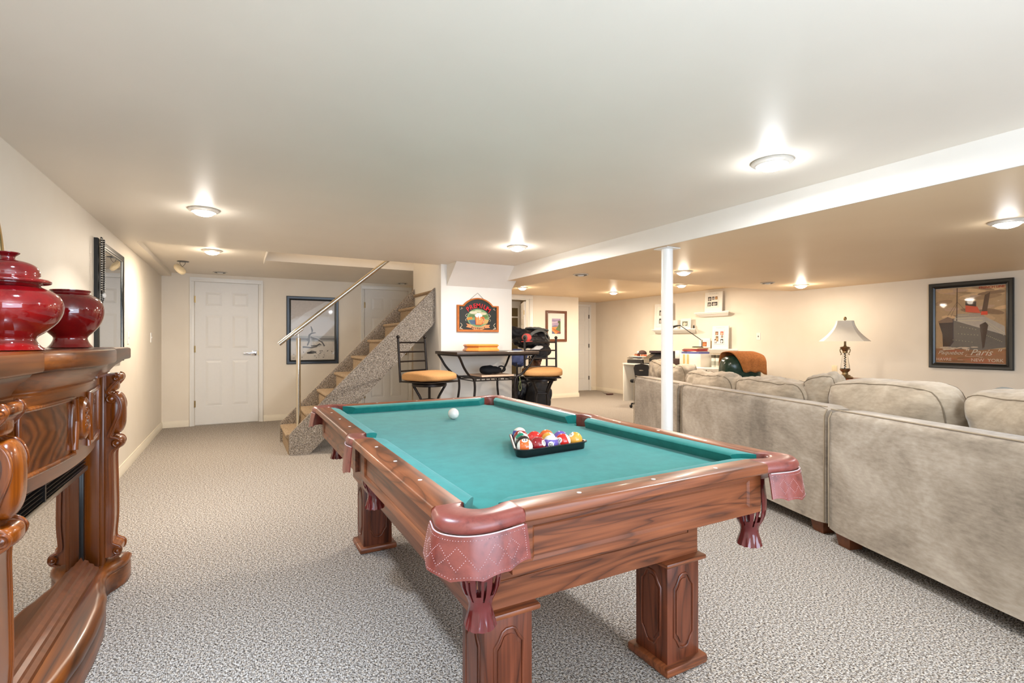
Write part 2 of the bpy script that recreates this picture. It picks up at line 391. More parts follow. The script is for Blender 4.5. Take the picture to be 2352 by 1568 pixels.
def seam(f, k=.72, n=5.0, steps=64, r=.005):
    pts = []
    for i in range(steps):
        a = 2*PI*i/steps; c, s = math.cos(a), math.sin(a); m = max(abs(c), abs(s)); p = Vector((c/m, k, s/m)); q = f(p); d = Vector((q.x, q.y*.6, q.z)).normalized()
        pts.append(tuple(q+d*r*.25))
    b = B(); b.tube(pts, r, 6, closed=True); return b
# ================================================================== room shell
XL = -.885; XB = 2.81; YB = -2.2; YF = 8.08; YP = 8.5; YD = 9.44
def xr(y): return 7.28+.023*(y-2)
def hz(x): return 1.878+(x-XB)/4.49*.034
b = B(); b.box((XL-.2, YB-.2, -.12), (7.7, YD+.6, 0)); struct('floor', b, M['carpet'])
b = B(); b.box((XL-.12, YB-.1, 0), (XL, YF+.1, 2.3)); struct('wall_left', b, M['wall'])
# far wall with two door openings left closed by the doors set against it
b = B(); b.box((XL-.1, YF, 0), (2.94, YF+.1, 2.3)); struct('wall_far', b, M['wall'])
b = B(); b.prism([(xr(YB), YB-.1), (xr(YB)+.12, YB-.1), (xr(YD)+.12, YD+.1), (xr(YD), YD+.1)], 2, 0, 2.3); struct('wall_right', b, M['wall'])
# wall behind the photographer, with an opening for the added glazed door
b = B(); b.box((XL-.1, YB-.12, 0), (-.1, YB, 2.3)); b.box((3.3, YB-.12, 0), (7.5, YB, 2.3)); b.box((-.1, YB-.12, 2.0), (3.3, YB, 2.3)); struct('wall_near', b, M['wall'])
# stair closet block carrying the beer sign, and the partition running back from it
b = B(); b.box((2.02, 5.35, 0), (2.935, 6.37, 2.3), .004); struct('wall_block', b, M['wallw'])
b = B(); b.box((2.85, 6.37, 0), (2.935, YP, 2.3)); struct('wall_partition', b, M['wall'])
# picture wall with doorway
b = B(); b.box((2.85, YP, 0), (4.3, YP+.1, 2.3)); b.box((5.06, YP, 0), (6.25, YP+.1, 2.3)); b.box((4.3, YP, 1.99), (5.06, YP+.1, 2.3)); b.box((6.15, YP+.1, 0), (6.25, YD+.1, 2.3))
struct('wall_picture', b, M['wall'])
b = B(); b.box((6.25, YD, 0), (7.6, YD+.1, 2.3)); struct('wall_end', b, M['wall'])
b = B(); b.box((3.5, 10.0, 0), (6.2, 10.1, 2.3)); b.box((3.4, YP+.1, 0), (3.5, 10.1, 2.3)); b.box((6.2, YD+.1, 0), (6.3, 10.1, 2.3)); b.box((3.4, YP+.1, 2.25), (6.25, 10.1, 2.35)); struct('wall_closet', b, M['wall'])
b = B(); b.box((3.4, YD-.2, -.1), (6.3, 10.2, -.001)); struct('floor_closet', b, M['carpet'])
# ceiling: main field, the slightly raised field by the far wall, the lower field with its tray
b = B()
b.box((XL-.1, YB-.1, 2.03), (XB, 5.42, 2.3)); b.box((XL-.1, 5.4201, 2.03), (-.775, YF+.1, 2.3))
b.box((-.775, 6.37, 2.08), (2.94, YF+.1, 2.3)); b.box((-.775, 5.42, 2.08), (.27, 6.37, 2.3)); b.box((XB, 5.30, 2.03), (2.94, 5.42, 2.3))
struct('ceiling', b, M['ceil'], smooth=0)
b = B()
def slab(x0, x1, y0, y1, z0=None, z1=None):
    za = hz(x0) if z0 is None else z0; zb = hz(x1) if z1 is None else z1
    b.add([(x0, y0, za), (x1, y0, zb), (x1, y1, zb), (x0, y1, za), (x0, y0, 2.3), (x1, y0, 2.3), (x1, y1, 2.3), (x0, y1, 2.3)], [(3, 2, 1, 0), (4, 5, 6, 7), (0, 1, 5, 4), (1, 2, 6, 5), (2, 3, 7, 6), (3, 0, 4, 7)])
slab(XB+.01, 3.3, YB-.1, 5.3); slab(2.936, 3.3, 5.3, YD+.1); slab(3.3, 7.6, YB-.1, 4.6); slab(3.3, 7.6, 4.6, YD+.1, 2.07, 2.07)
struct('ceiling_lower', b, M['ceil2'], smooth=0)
b = B(); b.box((XB, YB-.1, 1.878), (XB+.01, 5.35, 2.29)); struct('trim_1', b, M['wallw'])           # pale face of the dropped beam
b = B(); b.prism([(5.06, 2.029), (5.35, 1.79), (5.35, 2.029)], 0, 2.09, 2.80); b.prism([(5.06, 2.029), (5.35, 1.79), (5.35, 2.029)], 0, 2.80, 2.935); struct('trim_2', b, M['wallw'])  # sloping bulkhead
# stairwell shaft above the opening
b = B(); b.box((.17, 5.36, 2.3), (2.12, 5.42, 3.6)); b.box((.17, 6.37, 2.301), (2.12, 6.43, 3.6)); b.box((.17, 5.42, 2.29), (.27, 6.37, 3.6)); b.box((2.03, 5.42, 2.3), (2.12, 6.37, 3.6)); b.box((.17, 5.36, 3.6), (2.12, 6.43, 3.66))
struct('wall_stairwell', b, M['wall'], smooth=0)
b = B(); b.box((.262, 5.43, 2.035), (.27, 6.36, 2.29)); struct('trim_3', b, M['wallw'])
# baseboards
def bb(name, p, q, n, h=.085, t=.014):
    p = Vector(p+(0,)); q = Vector(q+(0,)); n = Vector(n+(0,)); b = B()
    prof = [(0, 0), (t, 0), (t, h*.72), (t*.55, h*.85), (t*.45, h), (0, h)]
    vs = [p+n*a+Vector((0, 0, z)) for a, z in prof]+[q+n*a+Vector((0, 0, z)) for a, z in prof]; k = len(prof)
    b.add(vs, [tuple(range(k)), tuple(range(k, 2*k))[::-1]]+[(i, (i+1) % k, k+(i+1) % k, k+i) for i in range(k)])
    struct(name, b, M['base'])
bb('baseboard_left', (XL, YB), (XL, YF), (1, 0)); bb('baseboard_far_1', (XL, YF), (-.575, YF), (0, -1)); bb('baseboard_far_2', (.33, YF), (1.70, YF), (0, -1)); bb('baseboard_far_3', (2.54, YF), (2.85, YF), (0, -1))
bb('baseboard_picture', (5.14, YP), (6.25, YP), (0, -1)); bb('baseboard_corner', (6.25, YP-.014), (6.25, YD), (1, 0)); bb('baseboard_right', (xr(YB), YB), (xr(YD), YD), (-1, 0)); bb('baseboard_end', (7.32, YD), (7.45, YD), (0, -1))
bb('baseboard_block', (2.02, 5.35), (2.935, 5.35), (0, -1)); bb('baseboard_block_side', (2.02, 5.36), (2.02, 6.37), (-1, 0)); bb('baseboard_partition', (2.935, 5.35), (2.935, YP), (1, 0)); bb('baseboard_near', (3.35, YB), (7.1, YB), (0, 1))

# ------------------------------------------------------------------ doors
def door(name, x0, x1, y, ztop, hinge='L', knob=None, casing=(1, 1), M_=None, hz_=(1.73, 1.05, .30), hm='brass', wc=.07):
    """six panel door in a wall facing -Y"""
    w = x1-x0; g = .004; yf = y-.008; t = .006
    b = B(); b.box((x0+g, yf, .012), (x1-g, y+.03, ztop-g))
    st = .115*w/.76; mid = .1*w/.76; pw = (w-2*st-mid)/2
    rows = [(ztop-.34, ztop-.13), (1.05, ztop-.45), (.26, .90)]
    cols = [(x0+st, x0+st+pw), (x1-st-pw, x1-st)]
    for (a, c) in ((x0+g, x0+st), (x1-st, x1-g), (x0+st+pw, x1-st-pw)): b.box((a, yf-t, .012), (c, yf, ztop-g))
    zz = [.012, rows[2][0], rows[2][1], rows[1][0], rows[1][1], rows[0][0], rows[0][1], ztop-g]
    for cx in cols:
        for k in range(0, 8, 2): b.box((cx[0], yf-t, zz[k]), (cx[1], yf, zz[k+1]))
    d = mk(name, b, M['door'], smooth=0); d['kind'] = 'structure'
    for cx in cols:
        for r in rows:
            p = B(); a, c = cx; e, f = r; m = .012; q = .042
            vs = [(a+m, yf, e+m), (c-m, yf, e+m), (c-m, yf, f-m), (a+m, yf, f-m), (a+q, yf-t+.0005, e+q), (c-q, yf-t+.0005, e+q), (c-q, yf-t+.0005, f-q), (a+q, yf-t+.0005, f-q)]
            p.add(vs, [(0, 1, 5, 4), (1, 2, 6, 5), (2, 3, 7, 6), (3, 0, 4, 7), (4, 5, 6, 7)]); mk('door_panel', p, M['door'], d, smooth=0)
    cs = B()
    def cas(lo, hi): cs.box(lo, hi, .004)
    c0 = x0-wc if casing[0] else x0; c1 = x1+wc if casing[1] else x1
    if casing[0]: cas((x0-wc, y-.02, 0), (x0-.003, y, ztop)); cs.box((x0-wc, y-.027, 0), (x0-wc+.018, y-.02, ztop+wc-.018))
    if casing[1]: cas((x1+.003, y-.02, 0), (x1+wc, y, ztop)); cs.box((x1+wc-.018, y-.027, 0), (x1+wc, y-.02, ztop+wc-.018))
    cas((c0, y-.02, ztop), (c1, y, ztop+wc)); cs.box((c0, y-.027, ztop+wc-.018), (c1, y-.02, ztop+wc))
    mk('door_casing', cs, M['white'], d)
    hx = x0 if hinge == 'L' else x1
    for zc in hz_:
        h = B(); h.lathe([(.007, zc-.045), (.007, zc+.045)], (hx, yf-.012, 0), 10); h.box((hx-.014, yf-.008, zc-.045), (hx+.014, yf-.003, zc+.045)); mk('hinge', h, M[hm], d)
    return d
d1 = door('door_1', -.511, .268, YF, 1.975, 'L', wc=.055)
# square rose lever handle
hb = B(); hb.box((.175, YF-.024, .955), (.24, YF-.014, 1.02), .002); hb.box((.195, YF-.06, .975), (.22, YF-.02, 1.0), .002); hb.box((.075, YF-.066, .978), (.222, YF-.05, .998), .002)
mk('door_handle', hb, M['chrome'], d1, label='chrome lever handle on a square plate')
lk = B(); lk.box((.256, YF-.0145, .955), (.266, YF-.0135, 1.02)); mk('latch_plate', lk, M['brass'], d1)
d2 = door('door_2', 1.765, 2.475, YF, 1.985, 'L', wc=.055)
hb = B(); hb.sphere((2.41, YF-.055, .97), .027, 14); hb.lathe([(.012, 0), (.012, .045)], (2.41, YF-.055, .97), 10, axis=1); hb.box((2.375, YF-.022, .93), (2.445, YF-.014, 1.01), .002); mk('door_knob', hb, M['brass'], d2, label='brass knob on a square brass plate')
d3 = door('door_3', 6.47, 7.235, YD, 1.96, 'R', casing=(0, 1), hm='iron', wc=.055)
# open doorway in the picture wall
b = B(); b.box((5.06, YP-.02, 0), (5.13, YP, 1.989), .002); b.box((4.23, YP-.02, 0), (4.30, YP, 1.989), .002); b.box((4.23, YP-.02, 1.99), (5.13, YP, 2.055), .004); b.box((5.04, YP+.001, 0), (5.059, YP+.1, 1.969)); b.box((4.301, YP+.001, 0), (4.32, YP+.1, 1.969)); b.box((4.301, YP+.001, 1.97), (5.059, YP+.1, 1.989)); struct('trim_4', b, M['white'])
d4 = door('door_4', 0, .72, 0, 1.955, 'R', casing=(0, 0))
for ch in list(d4.children):
    if ch.name.startswith('door_casing'): bpy.data.objects.remove(ch)
d4.rotation_euler = (0, 0, math.radians(245.6)); d4.location = (5.03+.72*math.cos(math.radians(65.6)), YP+.13+.72*math.sin(math.radians(65.6)), 0)
# white shelving with dark glazed doors inside that room
t = thing('glazed_cabinet', 'white cabinet with dark glass panes seen through the open doorway', 'cabinet', (4.95, 9.85, 0))
b = B(); b.box((4.3, 9.80, 0), (5.6, 9.98, 2.05)); mk('body', b, M['white'], t)
for i in range(2):
    f = B(); x0 = 4.36+i*.62
    f.box((x0, 9.78, .1), (x0+.04, 9.8, 1.95)); f.box((x0+.54, 9.78, .1), (x0+.58, 9.8, 1.95)); f.box((x0+.04, 9.78, .1), (x0+.54, 9.8, .15)); f.box((x0+.04, 9.78, 1.90), (x0+.54, 9.8, 1.95)); f.box((x0+.04, 9.78, 1.68), (x0+.54, 9.8, 1.71)); dd = mk('door', f, M['white'], t)
    for z0, z1 in ((.15, 1.68), (1.71, 1.90)):
        g = B(); g.box((x0+.04, 9.785, z0), (x0+.54, 9.795, z1)); mk('pane', g, flat((110, 98, 72), .1), dd)
# unseen glazed door, added behind the photographer to go with the cool fill
b = B()
for x in (-.1, 1.57, 3.25): b.box((x, YB-.1, 0), (x+.05, YB-.04, 2.0))
b.box((-.1, YB-.1, 1.95), (3.3, YB-.04, 2.0)); b.box((-.1, YB-.1, 0), (3.3, YB-.04, .05)); w = struct('added_window_1', b, M['white'])
for x0, x1 in ((-.05, 1.57), (1.62, 3.25)):
    g = B(); g.box((x0, YB-.075, .05), (x1, YB-.07, 1.95)); mk('pane', g, M['glass'], w)
# ------------------------------------------------------------------ steel post
t = thing('support_pole', 'white painted steel support pole standing between pool table and sofa', 'pole', (2.917, 2.819, 0))
b = B(); b.lathe([(.044, .01), (.044, 1.872)], (2.917, 2.819, 0), 32); mk('shaft', b, M['white'], t)
b = B(); b.box((2.84, 2.742, 0), (2.994, 2.896, .01)); mk('base_plate', b, M['white'], t)
b = B(); b.box((2.847, 2.749, 1.87), (2.987, 2.889, 1.877)); mk('cap_plate', b, M['white'], t)

# ------------------------------------------------------------------ ceiling lights
for (x, y, z, e, c, lab) in LIT:
    t = thing('recessed_light', lab, 'ceiling light', (x, y, z), group='lit recessed ceiling lights')
    b = B(); b.lathe([(.070, -.001), (.092, -.001), (.094, -.006), (.088, -.012), (.078, -.014), (.072, -.020), (.066, -.020), (.066, -.004)], (x, y, z), 36); 
    b.f = b.f[:-2]; mk('trim_ring', b, M['can'], t)
    b = B(); b.lathe([(.066, -.010), (.060, -.024), (.046, -.036), (.024, -.043), (.002, -.045)], (x, y, z), 28); mk('lens', b, M['lens'], t)
for (x, y, z, lab) in ((3.259, 4.39, 1.881, 'unlit recessed downlight beside the white beam, right of the beer sign'), (5.896, 4.005, 1.90, 'unlit recessed downlight above the recliner, left of the lit one'),
                       (-.2, 7.72, 2.08, 'unlit recessed downlight over the white door with the lever handle'), (2.297, 7.80, 2.08, 'unlit recessed downlight over the door behind the stairs')):
    t = thing('recessed_light', lab, 'ceiling light', (x, y, z), group='unlit recessed ceiling lights')
    b = B(); b.lathe([(.058, .0), (.084, .0), (.086, -.006), (.07, -.010), (.058, -.006)], (x, y, z), 32); b.f = b.f[:-2]; mk('trim_ring', b, M['can'], t)
    b = B(); b.lathe([(.066, -.006), (.066, -.0125), (.052, -.0125), (.046, -.002), (.002, -.001)], (x, y, z), 28); mk('dark_baffle', b, M['dark_metal'], t)
    b = B(); b.lathe([(.042, -.002), (.036, -.014), (.018, -.021), (.002, -.023)], (x, y, z), 24); mk('bulb', b, M['whitef'], t)
# dangling smoke detector
t = thing('smoke_detector', 'cream smoke detector dangling by its wires from the ceiling', 'smoke detector', (-.55, 6.9, 2.08))
b = B(); b.lathe([(.06, 0), (.06, -.004), (.05, -.006)], (-.55, 6.9, 2.08), 24); mk('mounting_plate', b, M['dark_metal'], t)
b = B(); b.lathe([(.066, -.018), (.07, -.008), (.066, .012), (.05, .018), (.03, .020), (.018, .016)], (0, 0, 0), 28); R = Matrix.Translation((-.575, 6.86, 1.985)) @ Matrix.Rotation(math.radians(55), 4, Vector((.55, .85, 0)).normalized()); b.xf(R); mk('body', b, M['ivory'], t)
for k, (dx, dy) in enumerate(((-.02, 0), (.02, .01))):
    w = B(); w.tube(bez((-.55+dx, 6.9+dy, 2.078), (-.56+dx*2, 6.88, 2.05), (-.54, 6.9, 2.03), (-.575, 6.87, 2.0), 10), .0022, 6); mk('wire', w, M['dark_metal'], t)

# ------------------------------------------------------------------ staircase
Y0, Y1 = 5.53, 6.32
t = thing('staircase', 'open staircase wrapped in speckled carpet with a steel handrail', 'stairs', (.5, 5.9, 0))
def stringer(y, w):
    b = B(); b.prism([(.462, 0), (.66, 0), (2.016, 1.372), (2.016, 1.78), (1.95, 1.715), (.486, .235), (.462, .20)], 1, y-w, y+w); return b
b = stringer(Y0+.02, .02); mk('stringer', b, M['carpet_str'], t, label='carpeted stringer on the near side')
b = B(); b.prism([(.43, 0), (.62, 0), (2.016, 1.40), (2.016, 1.83), (.43, .22)], 1, Y1-.02, Y1+.02); mk('stringer', b, M['carpet_str'], t)
for i in range(9):
    z = .205+.1945*i; x = .452+.196*i
    b = B(); 
    prof = [(x-.012, z-.035), (x-.022, z-.02), (x-.02, z-.006), (x-.006, z), (min(x+.215, 2.014), z), (min(x+.215, 2.014), z-.04), (x+.01, z-.04)]
    b.prism(prof, 1, Y0+.04, Y1-.02); tr = mk('tread', b, M['carpet_trd'], t)
    b = B(); b.box((x+.004, Y0+.04, z-.19 if i else .0), (x+.016, Y1-.02, z-.036)); mk('riser', b, M['carpet_trd'], t)
b = B(); b.lathe([(.026, .206), (.026, .215), (.0215, .217), (.0215, 1.17), (.0235, 1.172), (.0235, 1.19), (.012, 1.193)], (.559, 5.645, 0), 24); mk('newel_post', b, M['steel'], t, label='brushed steel post standing on the bottom tread')
b = B(); b.tube([(.559, 5.645, 1.19), (.556, 5.645, 1.215), (.556, 5.645, 1.245)], .006, 10); b.tube([(.52, 5.645, 1.222), (.60, 5.645, 1.288)], .013, 10); mk('rail_bracket', b, M['steel'], t)
b = B(); b.tube([(.374, 5.645, 1.128), (1.72, 5.56, 2.27)], .0215, 24); mk('handrail', b, M['steel'], t, label='sloping brushed steel handrail rising into the ceiling opening')
# ================================================================== pool table
CX, CY, ZT, ZB = 1.03, 2.11, .77, .722
HX, HY = .63, 1.11                     # half outer size
pt = thing('pool_table', 'wood laminate pool table with teal green felt and burgundy leather pockets', 'pool table', (CX, CY, 0))
EX, EY, SP = .185, .125, .066           # how far leather castings run along the end rail, the side rail, and half side casting
def wpt(sx, sy, u, v, z): return (CX+sx*(HX-u), CY+sy*(HY-v), z)   # u inward in x from the corner, v inward in y
RP = [(.085, ZT-.004), (.078, ZT), (.010, ZT), (.005, ZT-.0015), (.0015, ZT-.005), (0, ZT-.010), (0, ZT-.026), (.004, ZT-.031), (.012, ZT-.034), (.085, ZT-.034)]
def sweep(prof, p, q, inn, cut0=0, cut1=0):
    """profile (inward offset, z) swept from p to q (2D); cut = extra length lost per metre of offset past .083"""
    p = Vector(p); q = Vector(q); d = (q-p).normalized(); inn = Vector(inn); n = len(prof); vs = []
    for e, base, sg, ct in ((0, p, 1, cut0), (1, q, -1, cut1)):
        for a, z in prof:
            w = base+inn*a+d*sg*max(0, a-.083)*ct; vs.append((w.x, w.y, z))
    return B().add(vs, [tuple(range(n)), tuple(range(n, 2*n))[::-1]]+[(i, (i+1) % n, n+(i+1) % n, n+i) for i in range(n)])
CP = [(.083, ZT-.003), (.100, ZT-.003), (.120, ZT-.006), (.130, ZT-.010), (.134, ZT-.015), (.132, ZT-.020), (.120, ZB-.001), (.083, ZB-.001)]
for sy in (-1, 1):
    y = CY+sy*HY; x0 = CX-HX+EX; x1 = CX+HX-EX
    mk('rail', sweep(RP, (x0, y), (x1, y), (0, -sy)), M['pwx'], pt)
    mk('cushion', sweep(CP, (x0-.028, y), (x1+.028, y), (0, -sy), 1.3, 1.3), M['felt'], pt)
for sx in (-1, 1):
    x = CX+sx*HX
    for sy in (-1, 1):
        ya = CY+sy*(HY-EY); yb = CY+sy*SP
        mk('rail', sweep(RP, (x, ya), (x, yb), (-sx, 0)), M['pwy'], pt)
        mk('cushion', sweep(CP, (x, ya+sy*.012), (x, yb-sy*.012), (-sx, 0), 1.3, .6), M['felt'], pt)
# bed, cut away at the six pockets
poly = []
def arc(cx, cy, r, a0, a1, n=9):
    return [(cx+r*math.cos(math.radians(a0+(a1-a0)*i/n)), cy+r*math.sin(math.radians(a0+(a1-a0)*i/n))) for i in range(n+1)]
bx0, bx1, by0, by1 = CX-HX+.10, CX+HX-.10, CY-HY+.10, CY+HY-.10
poly += arc(bx0+.012, by0+.012, .050, 100, -10); poly += arc(bx1-.012, by0+.012, .050, 190, 80)
poly += arc(bx1+.022, CY, .048, 260, 100); poly += arc(bx1-.012, by1-.012, .050, 280, 170)
poly += arc(bx0+.012, by1-.012, .050, 10, -100); poly += arc(bx0-.022, CY, .048, 80, -80)
bed = B(); bed.prism(poly, 2, ZB-.022, ZB); mk('bed', bed, M['felt'], pt, smooth=30)
# sight inlays
sg = [(.05, CY-.251*k) for k in (1, 2, 3)]+[(.05, CY+.251*k) for k in (1, 2, 3)]
pts = [(CX-HX+u, y) for u, y in sg]+[(CX+HX-u, y) for u, y in sg]+[(CX+.258*k, CY+s*(HY-.047)) for k in (-1, 0, 1) for s in (-1, 1)]
for x, y in pts:
    b = B(); b.lathe([(.0062, ZT-.002), (.0062, ZT+.0006), (.004, ZT+.0010)], (x, y, 0), 14); mk('sight', b, M['pearl'], pt)
# skirts
def skirt(p, q, inn, mat):
    p = Vector(p); q = Vector(q); d = (q-p).normalized(); inn = Vector(inn); L = (q-p).length; b = B()
    def P(s, a, z): w = p+d*s+inn*a; return (w.x, w.y, z)
    def bx(s0, s1, a0, a1, z0, z1):
        b.add([P(s0, a0, z0), P(s1, a0, z0), P(s1, a1, z0), P(s0, a1, z0), P(s0, a0, z1), P(s1, a0, z1), P(s1, a1, z1), P(s0, a1, z1)], [(3, 2, 1, 0), (4, 5, 6, 7), (0, 1, 5, 4), (1, 2, 6, 5), (2, 3, 7, 6), (3, 0, 4, 7)])
    z0, z1 = .607, .737
    bx(0, L, .042, .058, z0, z1)
    # raised frame with a sunken panel
    e = .055; h = .022
    for (s0, s1, za, zb) in ((0, L, z0, z0+h), (0, L, z1-h, z1), (0, e, z0+h, z1-h), (L-e, L, z0+h, z1-h)): bx(s0, s1, .036, .042, za, zb)
    s0, s1, za, zb = e, L-e, z0+h, z1-h; m = .008
    vs = [P(s0, .036, za), P(s1, .036, za), P(s1, .036, zb), P(s0, .036, zb), P(s0+m, .0415, za+m), P(s1-m, .0415, za+m), P(s1-m, .0415, zb-m), P(s0+m, .0415, zb-m)]
    b.add(vs, [(0, 1, 5, 4), (1, 2, 6, 5), (2, 3, 7, 6), (3, 0, 4, 7)])
    mk('apron', b, mat, pt, smooth=0)
for sy in (-1, 1): skirt((CX-HX+EX-.015, CY+sy*HY), (CX+HX-EX+.015, CY+sy*HY), (0, -sy), M['pwx'])
for sx in (-1, 1):
    for sy in (-1, 1): skirt((CX+sx*HX, CY+sy*(HY-EY+.01)), (CX+sx*HX, CY+sy*(SP-.008)), (-sx, 0), M['pwy'])
# cabinet under the bed and the lower frame beams
b = B(); b.box((CX-HX+.05, CY-HY+.13, .615), (CX+HX-.05, CY+HY-.13, .705)); mk('under_bed', b, M['pwy'], pt)
fx, fy = .442, .820
for sy in (-1, 1):
    b = B(); b.box((CX-fx, CY+sy*fy-.014, .392), (CX+fx, CY+sy*fy+.014, .61)); y = CY+sy*(fy+.0145)
    b.tube([(CX-fx+.05, y, .47), (CX+fx-.05, y, .47), (CX+fx-.05, y, .60), (CX-fx+.05, y, .60)], .0022, 6, closed=True); mk('frame_beam', b, M['pwx'], pt)
for sx in (-1, 1):
    b = B(); b.box((CX+sx*fx-.014, CY-fy+.014, .392), (CX+sx*fx+.014, CY+fy-.014, .62)); mk('frame_beam', b, M['pwy'], pt)
# legs
def leg(cx, cy):
    b = B(); h = .078; b.box((cx-h, cy-h, .03), (cx+h, cy+h, .378), .002)
    L = mk('leg', b, M['pwz'], pt)
    c = B(); c.box((cx-h-.02, cy-h-.02, .374), (cx+h+.02, cy+h+.02, .391), .006); mk('leg_cap', c, M['pwx'], L)
    c = B(); c.box((cx-h-.024, cy-h-.024, 0), (cx+h+.024, cy+h+.024, .032), .010); mk('plinth', c, M['pwx'], L)
    m = B()
    for face in range(4):
        R = Matrix.Rotation(face*PI/2, 4, 'Z'); T = Matrix.Translation((cx, cy, 0)) @ R
        w = .046; z0, z1 = .075, .335; k = .5
        o = [(-w, z0+.045), (-w*.72, z0+.03), (-w*.45, z0+.006), (-w*.2, z0), (w*.2, z0), (w*.45, z0+.006), (w*.72, z0+.03), (w, z0+.045), (w, z1-.045), (w*.72, z1-.03), (w*.45, z1-.006), (w*.2, z1), (-w*.2, z1), (-w*.45, z1-.006), (-w*.72, z1-.03), (-w, z1-.045)]
        q = B(); q.tube([(a, -h-.0005, z) for a, z in o], .0045, 8, closed=True); q.xf(T); m.merge(q)
        q = B(); q.prism([(a*.8, .205+(z-.205)*.88) for a, z in o], 1, -h-.0035, -h+.001); q.xf(T); m.merge(q)
    mk('leg_moulding', m, M['pwz'], L)
    return L
for sx in (-1, 1):
    for sy in (-1, 1): leg(CX+sx*(.36 if sx > 0 else .345), CY+sy*.765)
# pockets
O_C = [(0, EY), (-.006, .095), (-.012, .065), (-.008, .038), (.006, .016), (.028, -.003), (.06, -.014), (.095, -.016), (.13, -.011), (.16, -.005), (EX, 0)]
I_C = [(.085, EY), (.074, .112), (.070, .098), (.074, .084), (.084, .072), (.098, .064), (.114, .061), (.131, .064), (.148, .072), (.166, .082), (EX, .085)]
O_S = [(0, -SP), (-.006, -SP*.6), (-.010, -SP*.25), (-.010, SP*.25), (-.006, SP*.6), (0, SP)]
I_S = [(.085, -SP), (.073, -SP*.72), (.064, -SP*.3), (.064, SP*.3), (.073, SP*.72), (.085, SP)]
def res(c, n=36):
    p = smoothpath([(a, b_, 0) for a, b_ in c], 8); out = []
    D = [0]
    for i in range(1, len(p)): D.append(D[-1]+math.dist(p[i], p[i-1]))
    j = 0
    for i in range(n+1):
        t = D[-1]*i/n
        while j < len(D)-2 and D[j+1] < t: j += 1
        k = (t-D[j])/max(1e-9, D[j+1]-D[j]); out.append((p[j][0]+(p[j+1][0]-p[j][0])*k, p[j][1]+(p[j+1][1]-p[j][1])*k))
    return out
